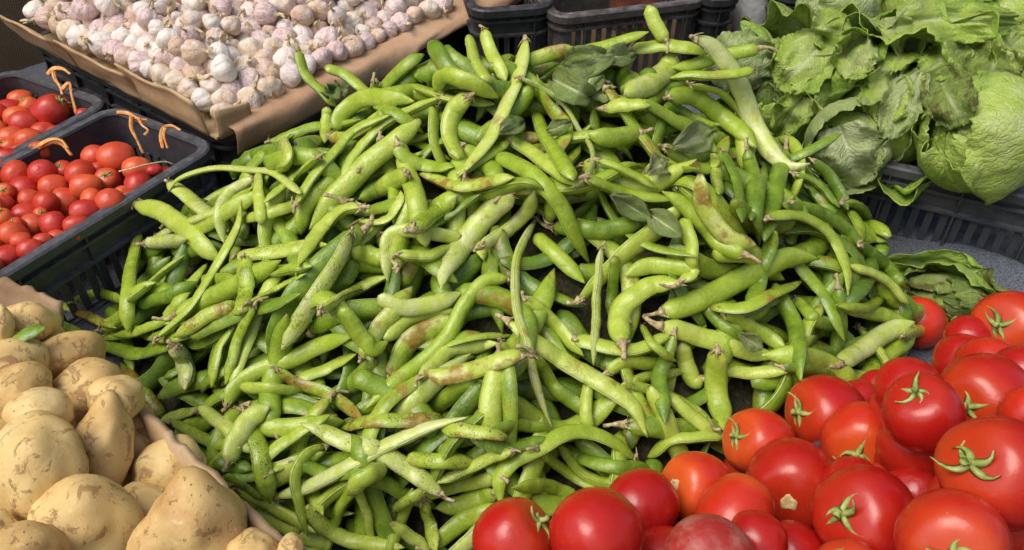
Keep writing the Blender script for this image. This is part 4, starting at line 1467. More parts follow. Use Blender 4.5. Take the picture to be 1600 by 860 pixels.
# pods traced one by one from the photograph: (width px, marks, pixel points from the stem end to the tip); later ones lie on top
# marks: p pale, y yellowish, d dark, s speckled, r rust blotch, b brown, t stubby tip, n no stalk, l long stalk, e seam side up
PODS = [
    (26, '', 805, 223, 838, 243, 874, 269), (22, '', 936, 251, 974, 266, 1028, 295), (28, '', 938, 287, 979, 302, 1030, 310),
    (22, 'd', 1135, 246, 1153, 290, 1158, 333), (22, 'd', 1171, 251, 1178, 282, 1176, 312), (22, 'd', 1194, 272, 1184, 323, 1186, 369),
    (28, 'd', 907, 358, 943, 361, 979, 353), (34, '', 951, 424, 984, 392, 1017, 364), (26, 'd', 1122, 478, 1160, 486, 1199, 470),
    (26, 'n', 607, 150, 640, 144, 676, 150), (24, 'n', 672, 146, 700, 155, 728, 158), (20, 'd', 1017, 164, 1043, 143, 1071, 128),
    (20, '', 1178, 110, 1132, 118, 1081, 118, 1043, 123), (26, '', 1022, 169, 1056, 189, 1090, 215), (18, 'e', 1079, 133, 1120, 143, 1145, 164, 1163, 192),
    (22, '', 400, 338, 431, 330, 461, 320), (26, 'p', 284, 300, 300, 312, 318, 328), (22, 'p', 262, 362, 300, 345, 340, 332), (24, '', 312, 358, 332, 344, 352, 332),
    (20, '', 403, 283, 404, 308, 406, 332), (22, '', 495, 248, 451, 284, 415, 315), (24, 's', 523, 277, 480, 322, 470, 368), (28, 's', 406, 396, 436, 392, 466, 388),
    (24, '', 404, 420, 430, 424, 458, 420), (30, '', 637, 268, 645, 292, 650, 314), (26, 's', 735, 306, 740, 322, 743, 338), (20, 'd', 674, 353, 700, 338, 722, 323),
    (28, 'ry', 674, 277, 720, 292, 766, 284), (20, 'e', 199, 472, 235, 445, 262, 420, 290, 398), (26, '', 266, 488, 289, 458, 310, 430), (30, '', 326, 468, 346, 458, 368, 446),
    (22, 'sr', 356, 480, 327, 492, 289, 516), (26, 'd', 172, 541, 217, 552, 258, 545), (16, '', 118, 470, 153, 459, 186, 467), (20, 'd', 240, 470, 262, 462, 284, 452),
    (18, 's', 400, 468, 433, 451, 466, 434), (28, 'y', 585, 527, 600, 502, 620, 478), (22, '', 610, 524, 643, 499, 707, 488), (34, 'r', 620, 572, 640, 535, 682, 512),
    (18, '', 695, 541, 745, 527, 800, 524), (24, 'p', 679, 570, 707, 546, 752, 540), (20, '', 398, 607, 428, 609, 458, 610), (24, '', 468, 592, 505, 578, 552, 556),
    (34, '', 772, 598, 766, 636, 768, 668), (30, 'p', 658, 618, 672, 604, 692, 588), (22, '', 820, 466, 859, 499, 912, 557), (22, 'd', 959, 425, 958, 448, 955, 477),
    (26, 'd', 851, 582, 869, 609, 902, 634), (22, '', 1138, 580, 1170, 583, 1203, 580), (20, 'd', 1107, 486, 1126, 506, 1150, 524), (24, '', 1148, 498, 1168, 508, 1191, 522),
    (20, '', 918, 608, 915, 632, 917, 655), (18, 's', 976, 605, 1010, 590, 1053, 583), (20, 's', 1112, 667, 1081, 637, 1017, 610, 971, 602), (22, '', 948, 582, 979, 566, 1017, 568, 1058, 573),
    (30, 'n', 1030, 636, 1040, 656, 1048, 676), (22, '', 1067, 638, 1085, 654, 1108, 670), (18, 'd', 1241, 272, 1277, 287, 1312, 325), (18, 'd', 1272, 254, 1302, 282, 1323, 324),
    (22, 'd', 1241, 247, 1269, 233, 1296, 219), (28, 'd', 1216, 276, 1209, 304, 1203, 334), (20, 'd', 1224, 320, 1277, 330, 1320, 356, 1352, 390), (20, '', 1335, 418, 1379, 435, 1412, 468),
    (20, 'd', 1350, 388, 1380, 412, 1408, 442), (26, 'd', 1228, 482, 1243, 512, 1246, 542), (20, 'd', 1258, 482, 1277, 502, 1304, 507), (22, 'd', 1311, 488, 1312, 510, 1307, 537), (24, '', 1400, 501, 1384, 494, 1352, 487),
    (18, 'd', 1272, 546, 1310, 549, 1355, 529), (18, 'd', 1222, 573, 1290, 585, 1324, 602), (20, '', 1333, 587, 1355, 590, 1378, 595), (26, 'd', 1200, 392, 1190, 420, 1182, 450),
    (24, 'd', 1270, 440, 1290, 462, 1300, 486), (20, '', 281, 665, 332, 691, 360, 697), (24, 'p', 336, 653, 350, 664, 366, 680), (30, '', 413, 668, 438, 670, 466, 667), (28, '', 428, 704, 446, 690, 468, 677),
    (22, '', 441, 728, 468, 712, 500, 692), (40, 's', 398, 768, 416, 752, 444, 738), (30, 'n', 420, 806, 438, 814, 461, 826), (22, '', 406, 782, 422, 790, 442, 802), (18, 'd', 361, 749, 380, 760, 401, 775),
    (30, 's', 399, 688, 408, 712, 413, 738), (30, 'n', 546, 772, 530, 792, 520, 822), (26, 'd', 585, 750, 606, 758, 632, 770), (24, 'n', 612, 852, 622, 824, 631, 800), (22, '', 561, 772, 574, 806, 582, 848),
    (24, 's', 636, 716, 681, 720, 742, 722), (26, '', 742, 754, 716, 760, 689, 767), (30, '', 697, 836, 727, 814, 756, 803), (30, 'p', 718, 860, 745, 835, 768, 808), (22, '', 851, 712, 890, 742, 930, 764),
    (22, 'd', 908, 716, 953, 729, 1002, 731), (26, '', 640, 838, 656, 850, 664, 870), (22, 'd', 500, 736, 520, 744, 544, 742), (24, 'd', 300, 705, 320, 716, 345, 722), (26, 'd', 760, 690, 790, 700, 830, 690),
    (20, 'd', 365, 800, 384, 812, 404, 832), (24, '', 440, 846, 466, 852, 494, 866), (22, 'd', 770, 676, 800, 664, 836, 668), (24, 'd', 1040, 560, 1030, 590, 1034, 620),
    # second layer
    (18, '', 512, 168, 510, 196, 507, 224), (22, 't', 507, 105, 543, 120, 578, 150), (20, '', 466, 79, 477, 115, 502, 143, 526, 168), (27, 'n', 525, 204, 536, 176, 564, 156, 600, 153, 648, 159),
    (25, '', 687, 154, 643, 172, 594, 200, 550, 248, 531, 292), (26, 't', 733, 56, 743, 97, 762, 128), (20, '', 755, 46, 768, 82, 791, 127), (26, 'n', 679, 140, 694, 118, 732, 128, 780, 154),
    (24, '', 794, 222, 750, 251, 712, 273), (22, 'r', 822, 97, 851, 87, 900, 76), (20, '', 882, 92, 915, 79, 953, 69, 1014, 50), (22, '', 1040, 64, 1024, 38, 1012, 8), (25, '', 985, 78, 1030, 72, 1071, 74, 1106, 85),
    (34, 'y', 1052, 84, 1043, 107, 1017, 130, 975, 149), (26, 'l', 947, 169, 979, 164, 1017, 166), (20, 'l', 1186, 76, 1120, 90, 1081, 102, 1049, 106), (28, '', 1043, 153, 1081, 151, 1120, 176, 1158, 205, 1182, 232),
    (28, 'l', 999, 208, 955, 216, 918, 209), (30, '', 838, 178, 852, 215, 869, 240, 896, 282), (26, '', 1163, 398, 1127, 384, 1102, 353, 1069, 320, 1034, 299), (28, '', 1117, 242, 1120, 277, 1123, 304),
    (24, '', 1066, 342, 1079, 379, 1081, 417, 1079, 442), (26, '', 836, 367, 869, 397, 914, 443), (24, 'p', 750, 386, 790, 362, 823, 331, 836, 298), (26, '', 622, 398, 669, 399, 712, 386),
    (28, '', 549, 390, 575, 398, 602, 406), (22, 'p', 722, 372, 690, 368, 640, 360, 609, 370, 604, 400, 606, 442), (26, '', 622, 226, 635, 246, 676, 261, 709, 261), (28, 'y', 637, 271, 594, 295, 561, 311),
    (24, 'l', 564, 346, 600, 346, 622, 320, 626, 298), (34, 's', 646, 360, 679, 330, 714, 306), (24, 's', 440, 218, 450, 245, 437, 272), (26, '', 217, 363, 205, 420, 199, 471, 200, 520), (22, 'ps', 226, 381, 256, 379, 292, 374),
    (30, 'st', 381, 403, 383, 458, 374, 492), (14, '', 263, 498, 217, 517, 176, 524), (20, 'sb', 255, 652, 232, 622, 210, 596, 188, 565), (26, 's', 366, 510, 340, 553, 330, 606), (20, 's', 397, 478, 372, 530, 352, 602),
    (26, 'y', 500, 487, 533, 466, 566, 448, 607, 432), (28, '', 531, 482, 553, 510, 579, 543, 607, 534), (26, 'p', 589, 466, 635, 481, 681, 474, 722, 457), (22, 'bs', 433, 577, 464, 599, 507, 614, 548, 640, 568, 657),
    (26, '', 1062, 442, 1080, 424, 1020, 415, 975, 431), (20, '', 1003, 510, 1020, 538, 1058, 566), (26, 'l', 1099, 592, 1084, 594, 1071, 565, 1066, 533), (34, '', 1122, 548, 1119, 600, 1125, 640, 1131, 674),
    (18, 'l', 1376, 466, 1353, 480, 1310, 479), (28, '', 1198, 341, 1238, 336, 1272, 348, 1302, 374, 1323, 420, 1325, 462), (20, '', 1410, 526, 1443, 517, 1489, 521), (30, 'p', 356, 724, 373, 680, 395, 650, 422, 635),
    (20, '', 309, 642, 280, 648, 249, 659), (36, 'sp', 270, 540, 291, 571, 289, 610), (28, 'bs', 690, 651, 640, 657, 580, 658, 533, 669), (24, 'bs', 792, 682, 740, 674, 688, 671), (28, '', 602, 730, 566, 750, 542, 775),
    (20, 's', 801, 705, 763, 717, 720, 737, 677, 756), (20, 's', 615, 798, 643, 778, 678, 762), (30, 's', 663, 780, 671, 819, 682, 864), (28, '', 774, 769, 732, 786, 680, 794), (24, '', 899, 776, 851, 760, 799, 763),
    (26, 'e', 875, 697, 902, 732, 938, 752, 981, 756), (24, '', 1129, 683, 1081, 683, 1045, 691, 1011, 716), (24, 's', 480, 790, 507, 824, 553, 845, 632, 856),
    # on top
    (28, 's', 462, 320, 489, 277, 525, 235, 556, 202, 612, 179), (32, '', 656, 188, 605, 231, 553, 277, 515, 315, 483, 360), (32, '', 566, 324, 535, 330, 497, 364, 465, 417), (30, 't', 735, 150, 710, 172, 703, 210, 716, 248),
    (28, 'y', 821, 63, 812, 110, 790, 165, 768, 212, 735, 255, 714, 278), (18, 'pe', 813, 122, 851, 141, 884, 169, 907, 205, 924, 231, 925, 259, 907, 287, 880, 298), (30, 'p', 1086, 61, 1112, 72, 1138, 102, 1158, 143, 1178, 194, 1203, 236, 1232, 259, 1266, 256),
    (28, '', 772, 244, 800, 254, 838, 277, 874, 318, 897, 364, 922, 414), (30, 'ry', 1094, 272, 1097, 315, 1120, 353, 1145, 376, 1183, 385), (36, 'py', 802, 303, 758, 338, 727, 376, 697, 420, 689, 452),
    (16, 'p', 470, 303, 431, 272, 400, 266, 332, 264, 281, 279, 262, 301), (30, '', 211, 319, 255, 333, 294, 363, 345, 410), (18, 'p', 396, 279, 358, 302, 343, 335, 350, 382), (26, '', 243, 531, 290, 490, 318, 450, 350, 395, 372, 350, 376, 312),
    (28, 'sp', 548, 364, 528, 410, 500, 450, 480, 485, 458, 518, 439, 550), (26, '', 355, 634, 368, 606, 400, 582, 451, 562, 502, 540, 554, 524), (24, '', 795, 436, 758, 440, 727, 474, 702, 522, 669, 556, 617, 599, 568, 642),
    (32, 'yr', 817, 556, 799, 558, 745, 576, 694, 588, 662, 579), (36, 'y', 795, 503, 830, 530, 884, 568, 933, 594, 989, 635, 1012, 684), (24, 'pe', 940, 388, 935, 420, 933, 471, 930, 522, 927, 572),
    (22, 'pye', 838, 342, 815, 384, 806, 420, 808, 484, 823, 535, 833, 586, 851, 640, 863, 670), (34, 'l', 972, 537, 966, 504, 979, 471, 1017, 448, 1064, 442), (30, 'r', 1112, 479, 1158, 482, 1199, 464, 1254, 438), (34, 'l', 1034, 488, 1076, 476, 1132, 451, 1184, 423, 1232, 402, 1280, 405),
    (32, '', 1032, 509, 1076, 520, 1132, 538, 1180, 551, 1222, 560), (34, '', 1338, 606, 1312, 580, 1262, 560, 1190, 555), (30, 'p', 1313, 570, 1353, 540, 1392, 517, 1430, 503),
    (26, 'dn', 90, 508, 123, 527, 160, 562), (18, 'b', 84, 471, 115, 484, 143, 497, 182, 513), (30, 'p', 432, 776, 484, 760, 553, 724, 620, 689, 676, 666, 732, 652), (24, 'e', 508, 698, 477, 712, 461, 747, 469, 793, 481, 840),
    (32, '', 991, 716, 959, 691, 923, 678, 884, 678, 838, 699, 800, 720, 780, 750, 783, 792), (30, 'ps', 690, 773, 656, 745, 617, 719, 579, 699, 541, 691, 502, 673, 469, 661),
]
NBASE = next(i for i, q in enumerate(PODS) if q[2:4] == (512, 168))
for k, pd in enumerate(PODS):
    w_px, mk = pd[0], pd[1]
    r_ = random.Random(20000 + k)
    uv = np.array(pd[2:], float).reshape(-1, 2)
    if k < NBASE:                                        # pods half buried under others go on beyond what shows
        ln_ = np.linalg.norm(np.diff(uv, axis=0), axis=1).sum()
        add = max(0, (w_px * r_.uniform(4.4, 6.2) - ln_)) / 2
        uv = np.vstack([uv[0] + (uv[0] - uv[1]) / np.linalg.norm(uv[0] - uv[1]) * add * r_.uniform(.5, 1.2), uv, uv[-1] + (uv[-1] - uv[-2]) / np.linalg.norm(uv[-1] - uv[-2]) * add * r_.uniform(.8, 1.5)]) if add > 4 else uv
    uv = catmull(uv, 40 if len(uv) > 4 else 34)
    d = trace_depth(uv, w_px)
    P = np.array([at(u, v, q) for (u, v), q in zip(uv, d)])
    w = w_px * d.mean() / FPX * 1.0
    tone = r_.uniform(.56, .80)
    if 'p' in mk: tone = r_.uniform(.84, .95)
    if 'd' in mk: tone = r_.uniform(.30, .48)
    spot = r_.uniform(.15, .62)
    if 's' in mk: spot = r_.uniform(.75, 1.0)
    rust = r_.choice([0, 0, 0, .25])
    if 'y' in mk: rust = .45; tone = min(tone + .08, .92)
    if 'r' in mk: rust = 1.0
    if 'b' in mk: rust = 1.35; spot = .95
    tw = (1.3, r_.uniform(-.5, .5)) if 'e' in mk else (r_.choice([.3, -.35, .55, -.6, .8, -.85, .15]), r_.uniform(-.7, .7))
    st_ = 0 if 'n' in mk else (2 if 'l' in mk else r_.choice([1, 1, 2, 0]))
    make_pod(P, w, tone, spot, rust, 20000 + k, stem=st_, stub='t' in mk, twist=tw)


# one dark pod lying on the potatoes, placed with them below
# ------------------------------------------------------------------ leaves (bean leaves and lettuce)
def leaf_grid(fn, nu, nv, th, mat, name, parent=None, rnd=.5, loc=None):
    A = np.array([[fn(2 * i / (nu - 1) - 1, j / (nv - 1)) for i in range(nu)] for j in range(nv)], dtype=float)
    du = np.gradient(A, axis=1); dv = np.gradient(A, axis=0)
    nn = nrm(np.cross(du, dv))
    V = np.vstack([(A + nn * th / 2).reshape(-1, 3), (A - nn * th / 2).reshape(-1, 3)])
    f = grid_faces(nv, nu); k = nu * nv
    F = f + [tuple(q + k for q in reversed(p)) for p in f]
    bd = [i for i in range(nu)] + [j * nu + nu - 1 for j in range(1, nv)] + [(nv - 1) * nu + i for i in range(nu - 2, -1, -1)] + [j * nu for j in range(nv - 2, 0, -1)]
    for a, c in zip(bd, bd[1:] + bd[:1]):
        F.append((a, a + k, c + k, c))
    uu, vv = np.meshgrid(np.linspace(0, 1, nu), np.linspace(0, 1, nv))
    lf = np.stack([uu.ravel(), vv.ravel(), np.full(k, rnd), np.ones(k)], 1)
    return put(name, V, F, mat, parent, True, loc, {'lf': np.vstack([lf, lf])})


BL = [(885, 108, 950, 92, 46, 'dull green bean leaf on the crest left of the upright pod'), (905, 150, 935, 105, 40, 'crumpled grey green bean leaf below the crest'), (940, 95, 985, 88, 34, 'small oval bean leaf lying flat on the crest'),
      (870, 128, 915, 150, 44, 'shadowed bean leaf between the thin curled pod and the crest'), (955, 130, 920, 160, 36, 'wilted bean leaf with a stalk above the stubby pod'), (1048, 232, 1110, 205, 46, 'dry yellowish bean leaf high on the lettuce side'), (1008, 275, 1050, 250, 40, 'small pale bean leaf beside the dry yellowish one'),
      (950, 302, 1020, 345, 34, 'folded blue green bean leaf at the heap centre'), (1015, 335, 1068, 372, 36, 'torn blue green bean leaf beside the folded one'), (775, 212, 815, 192, 30, 'dark green bean leaf high in the middle of the heap'), (505, 128, 535, 160, 28, 'dark bean leaf at the garlic side of the crest'),
      (862, 205, 892, 192, 24, 'tiny dark bean leaf beside the thin curled pod'), (540, 148, 552, 132, 18, 'small brownish leaf behind the stub by the garlic'), (1150, 520, 1190, 545, 26, 'shaded bean leaf low on the lettuce side')]
for k, (u0, v0, u1, v1, wp, lab) in enumerate(BL):
    r_ = random.Random(700 + k)
    uv = catmull([(u0, v0), ((u0 + u1) / 2, (v0 + v1) / 2), (u1, v1)], 12)
    d = trace_depth(uv, 10) - .013
    C = np.array([at(u, v, q) for (u, v), q in zip(uv, d)])
    T = nrm(np.gradient(C, axis=0)); N0 = nrm(-ray(u0, v0) + .5 * NH + .4 * np.array([r_.uniform(-1, 1), r_.uniform(-1, 1), 0])); Bv = nrm(np.cross(T, N0)); Nv = np.cross(Bv, T)
    wd = wp * d.mean() / FPX * .55
    fold, ka, kb = r_.uniform(.2, .9), r_.random() * 9, r_.uniform(.3, .6)

    def fn(s, t, C=C, Bv=Bv, Nv=Nv, wd=wd, fold=fold, ka=ka, kb=kb):
        i = min(len(C) - 1, int(t * (len(C) - 1) + .5)); q = t * (len(C) - 1); i0 = min(int(q), len(C) - 2); fr = q - i0
        c = C[i0] * (1 - fr) + C[i0 + 1] * fr
        hw = wd * (math.sin(math.pi * min(.999, t * .95 + .03)) ** .75)
        return c + Bv[i] * s * hw + Nv[i] * (abs(s) * fold * hw + kb * wd * fbm((s * 1.6 + ka, t * 2.6, ka), 4) + .006)
    o = leaf_grid(fn, 13, 17, .0006, M['beanleaf'], 'bean_leaf', None, .2 + .6 * r_.random() if 'dry' not in lab and 'pale' not in lab else 1.0)
    tag(o, lab, 'leaf', 'loose leaves on the bean heap')

# ------------------------------------------------------------------ lettuces
def lettuce(u, v, rpx, d, axis, nl, label, mats, openness=.35, seed=1, ruff=.12, spread=1.0, wide=1.0, hang=.45):
    c = at(u, v, d); R = rpx * d / FPX
    r_ = random.Random(seed)
    az = nrm(axis); ax = nrm(np.cross(az, (0.31, .77, .2))); ay = np.cross(az, ax)
    root = empty('lettuce', Matrix.Translation(c))
    tag(root, label, 'lettuce', 'lettuces heaped on the crates')
    for k in range(nl):
        q = k / max(1, nl - 1)                         # 0 inner .. 1 outer
        phi = k * 2.399 + r_.uniform(-.3, .3)
        op = openness * q * r_.uniform(.6, 1.5)
        a1 = (3.25 - 1.25 * q * spread) * r_.uniform(.94, 1.05)    # polar angle the tip reaches, measured from the base
        hw = 1.25 * wide * r_.uniform(.85, 1.1)
        ka, kb = r_.random() * 50, r_.random() * 50
        Rk = R * (.66 + .36 * q) * r_.uniform(.96, 1.05)
        rf = ruff * (.35 + q) * r_.uniform(.7, 1.4)
        nf = r_.choice([3, 4, 5, 6])

        def fn(s, t, phi=phi, op=op, a1=a1, hw=hw, ka=ka, kb=kb, Rk=Rk, rf=rf, nf=nf):
            es = abs(s) ** 3
            et = t ** 4
            edge = max(es, et)
            tt = t * (1 - .20 * abs(s) ** 2.5 + .05 * fbm((s * 5 + ka, 3, kb), 3) + .02 * fbm((s * 17 + ka, 3, kb), 2))
            al = .25 + (a1 - .25) * tt
            w_ = hw * (math.sin(math.pi * min(1, .14 + .66 * t)) ** .6) * (1 + .07 * fbm((t * 6 + ka, 9 if s > 0 else 2, kb), 3))
            arc = s * w_ * 1.05                         # distance across the leaf in head radii
            sl = max(.30, math.sin(min(al, 2.85)))
            ph_ = phi + arc / (sl * .55 + .45)
            out = 1 + op * max(0, tt - .40) ** 1.5 * 2.6
            out += rf * (es * math.sin(nf * 5 * t + ka) + et * math.sin(nf * 2.2 * s + kb)) * .75
            out += rf * 1.1 * fbm((s * 1.7 + ka, t * 2.1 + kb, 1), 3) * (.35 + edge)
            out += (.022 + .10 * rf) * fbm((s * 6 + ka, t * 5 + kb, 7), 3)
            out -= .04 * math.exp(-(s / .10) ** 2) * (1 - t)
            rr2 = Rk * out
            z = -math.cos(al) * rr2; q2 = math.sin(al) * rr2
            z -= Rk * op * .8 * max(0, tt - .5) ** 1.4
            g_ = ax * (q2 * math.cos(ph_)) + ay * (q2 * math.sin(ph_)) + az * z
            g_[2] -= Rk * op * hang * max(0, tt - .45) ** 1.5      # the outer leaves hang
            return g_
        mt = mats[min(len(mats) - 1, int(r_.random() * len(mats)))]
        leaf_grid(fn, 41, 43, .0008, M[mt], 'leaf', root, r_.random())
    V = []
    n, m = 12, 18
    for i in range(n):
        a = math.pi * i / (n - 1)
        for j in range(m):
            th = 2 * math.pi * j / m
            rr2 = R * .50 * (1 + .06 * math.sin(3 * th + 4 * a))
            V.append(ax * rr2 * math.sin(a) * math.cos(th) + ay * rr2 * math.sin(a) * math.sin(th) - az * rr2 * math.cos(a))
    put('heart', V, grid_faces(n, m, True), M['lettuce'], root, True, None, {'lf': np.tile([.3, .6, .5, 1], (n * m, 1))})
    P = [-az * R * .55, -az * R * .85, -az * R * 1.02]
    V, F = tube(P, [R * .20, R * .20, R * .17], 12); put('stump', V, F, M['stem'], root, True)
    return root


tc = lambda u, v: -nrm(ray(u, v))
G_, P_, D_ = 'lettuce', 'lettuce_pale', 'lettuce_dark'
lettuce(1455, 12, 105, 1.66, tc(1455, 12) + (0, 0, .8), 11, 'lettuce with broad drooping leaves at the top of the pile', [G_, G_, G_], .22, 21, .14)
lettuce(1306, 14, 62, 1.62, tc(1280, 20) * -.3 + np.array([.1, .2, -.9]), 9, 'upturned lettuce showing its pale whitish base leaf', [P_, P_, P_], .05, 22, .05)
lettuce(1160, 90, 54, 1.46, np.array([-.3, .4, .6]), 8, 'pale lettuce lying behind the crest of the beans', [P_, G_, P_], .25, 23, .08)
lettuce(1235, 135, 88, 1.47, np.array([-.7, -.6, .25]), 10, 'ruffled lettuce pressed against the bean heap', [G_, G_, D_], .40, 24, .20)
lettuce(1585, 40, 84, 1.58, np.array([.2, -.6, .7]), 9, 'dark green lettuce at the upper corner of the pile', [G_, G_, D_], .3, 25, .13)
lettuce(1565, 130, 80, 1.46, np.array([.3, -.4, .7]), 10, 'wilted lettuce with browned leaves above the round head', [D_, G_, D_], .35, 26, .18)
lettuce(1390, 165, 108, 1.38, tc(1390, 165) + (-.1, 0, .45), 13, 'wide open lettuce in the middle of the pile', [G_, G_, P_, G_], .55, 27, .18, hang=.15)
lettuce(1470, 150, 62, 1.40, np.array([.1, -.8, .5]), 8, 'yellowing lettuce between the open one and the round head', [D_, G_], .5, 32, .18, hang=.1)
lettuce(1530, 212, 96, 1.25, tc(1535, 228) * .6 + np.array([-.9, -.1, .2]), 10, 'round tight lettuce head resting on the crate rim', [G_, G_, P_], .06, 28, .05, .5, 1.15, .1)
lettuce(1330, 222, 64, 1.33, np.array([-.15, -.75, .1]), 8, 'lettuce with a broad pale leaf hanging over the crate corner', [P_, G_, P_], .35, 29, .08, hang=.1)
lettuce(1405, 85, 62, 1.50, np.array([.0, -.9, -.1]), 8, 'small lettuce with a pointed leaf hanging down', [G_, G_], .8, 31, .18)
# trampled lettuce on the felt
p = hit(1478, 452, .035)
u, v, d = proj(p)
lt = lettuce(u, v, 66, d, np.array([-.5, -.55, .55]), 11, 'squashed wilted lettuce lying on the felt behind the tomatoes', [D_, D_, G_], .6, 30, .16)
lt.scale = (1.15, 1.15, .62)
lt.location.z -= .012

# loose ruffled leaves lying over the heads: they rest on whatever is under them
from mathutils.bvhtree import BVHTree
bpy.context.view_layer.update()
bv, bf = [], []
for o in list(COL.objects):
    if o.type == 'MESH' and o.parent is not None and o.parent.name.startswith('lettuce'):
        mw = np.array(o.matrix_world); k0 = len(bv)
        co = np.empty(len(o.data.vertices) * 3); o.data.vertices.foreach_get('co', co)
        bv += (co.reshape(-1, 3) @ mw[:3, :3].T + mw[:3, 3]).tolist()
        bf += [tuple(i + k0 for i in p.vertices) for p in o.data.polygons]
TREE = BVHTree.FromPolygons(bv, bf)
LL = [(1292, 62, 1216, 138, 92, G_, 'broad loose lettuce leaf with veins running down towards the beans'), (1268, 40, 1330, 52, 66, G_, 'crinkled loose leaf below the pale whitish lettuce base'),
      (1398, 26, 1406, 96, 56, G_, 'pointed lettuce leaf hanging down at the top middle'), (1400, 30, 1590, 34, 74, G_, 'very wide loose leaf folded across the top right lettuces'),
      (1312, 196, 1342, 292, 112, P_, 'big pale loose leaf hanging over the crate corner'), (1398, 112, 1372, 190, 84, G_, 'smooth bright leaf in the centre of the lettuces'),
      (1436, 108, 1384, 216, 66, P_, 'light frilly leaf slanting down from the yellow leaf'), (1512, 66, 1436, 118, 62, G_, 'long yellow green leaf slanting below the wide folded one'),
      (1566, 70, 1528, 164, 92, D_, 'browned leaf above the round head'), (1462, 112, 1508, 196, 88, D_, 'olive yellow leaf left of the browned one'),
      (1596, 56, 1556, 112, 60, G_, 'loose leaf at the edge under the wide folded one'), (1256, 148, 1216, 214, 60, G_, 'darker leaf end touching the bean pods'), (1356, 60, 1316, 120, 70, G_, 'wavy leaf right of the broad veined one')]
for k, (u0, v0, u1, v1, wp, mt, lab) in enumerate(LL):
    r_ = random.Random(4000 + k)
    nv, nu = 30, 33
    ax_ = np.array([u1 - u0, v1 - v0], float); sd_ = np.array([-ax_[1], ax_[0]]) / np.linalg.norm(ax_)
    D = np.full((nv, nu), np.nan)
    UV = np.zeros((nv, nu, 2))
    ka = r_.random() * 40
    for j in range(nv):
        t = j / (nv - 1)
        for i in range(nu):
            q = 2 * i / (nu - 1) - 1
            tip = 1 - (.24 * abs(q) ** 2.2 if 'pointed' not in lab else .75 * abs(q)) + .05 * fbm((q * 5 + ka, 0, 1), 3) + .05 * fbm((q * 15 + ka, 4, 1), 2)
            hw = wp / 2 * (.30 + .70 * math.sin(math.pi * min(1, .10 + .62 * t)) ** .8) * (1 + .16 * fbm((t * 5, 3 if q > 0 else 8, ka), 3) + .08 * fbm((t * 15, 3 if q > 0 else 8, ka), 2))
            UV[j, i] = np.array([u0, v0]) + ax_ * t * tip + sd_ * q * hw
            r0 = ray(*UV[j, i]); h_ = TREE.ray_cast(Vector(CAM), Vector(nrm(r0)))
            if h_[0] is not None:
                D[j, i] = proj(h_[0])[2]
    if np.isnan(D).all():
        continue
    med = np.nanmedian(D)
    D = np.where(np.isnan(D), med + .01, np.clip(D, med - .07, med + .07))
    for _ in range(14):                                  # a leaf bridges what is under it
        E_ = np.pad(D, 1, mode='edge')
        D = np.minimum(.25 * D + .75 * (E_[:-2, 1:-1] + E_[2:, 1:-1] + E_[1:-1, :-2] + E_[1:-1, 2:]) / 4, D + .002)
    D -= .010
    ru = r_.uniform(.006, .011)

    def fn(q, t, UV=UV, D=D, nu=nu, nv=nv, ka=ka, ru=ru):
        j = int(round(t * (nv - 1))); i = int(round((q + 1) / 2 * (nu - 1)))
        ed = max(abs(q), t) ** 2.5
        dd = D[j, i] - ru * (.4 + ed) * fbm((q * 2.4 + ka, t * 2.8, 2), 3) - ru * .9 * ed * math.sin(q * 7 + t * 9 + ka) + .005 * math.exp(-(q / .1) ** 2) * (1 - t) - .006 * abs(q)
        return at(*UV[j, i], dd)
    o = leaf_grid(fn, nu, nv, .0007, M[mt], 'lettuce_leaf', None, r_.uniform(.2, 1))
    tag(o, lab, 'lettuce leaf', 'loose leaves on the lettuces')

# ------------------------------------------------------------------ potatoes and their box
def potato_mesh(seed, rx, ry, rz, knob=None):
    n, m = 26, 36
    V = []
    off = seed * 3.7
    for i in range(n):
        a = math.pi * i / (n - 1)
        for j in range(m):
            th = 2 * math.pi * j / m
            dv = np.array([math.sin(a) * math.cos(th), math.sin(a) * math.sin(th), math.cos(a)])
            k = 1 + .20 * fbm(tuple(dv * .9 + off), 2) + .035 * fbm(tuple(dv * 2.6 + off), 2)
            if knob is not None:
                kd = nrm(knob[:3]); k += knob[3] * math.exp(-((1 - dv @ kd) / knob[4]))
            for ex_ in range(3):                         # eyes: small dimples
                ed = nrm(np.array([math.sin(seed + ex_ * 2.1), math.cos(seed * 1.7 + ex_ * 1.3), math.sin(seed * .6 + ex_ * 3)]))
                k -= .035 * math.exp(-(1 - dv @ ed) / .006)
            V.append(dv * k * np.array([rx, ry, rz]))
    return np.array(V), grid_faces(n, m, True)


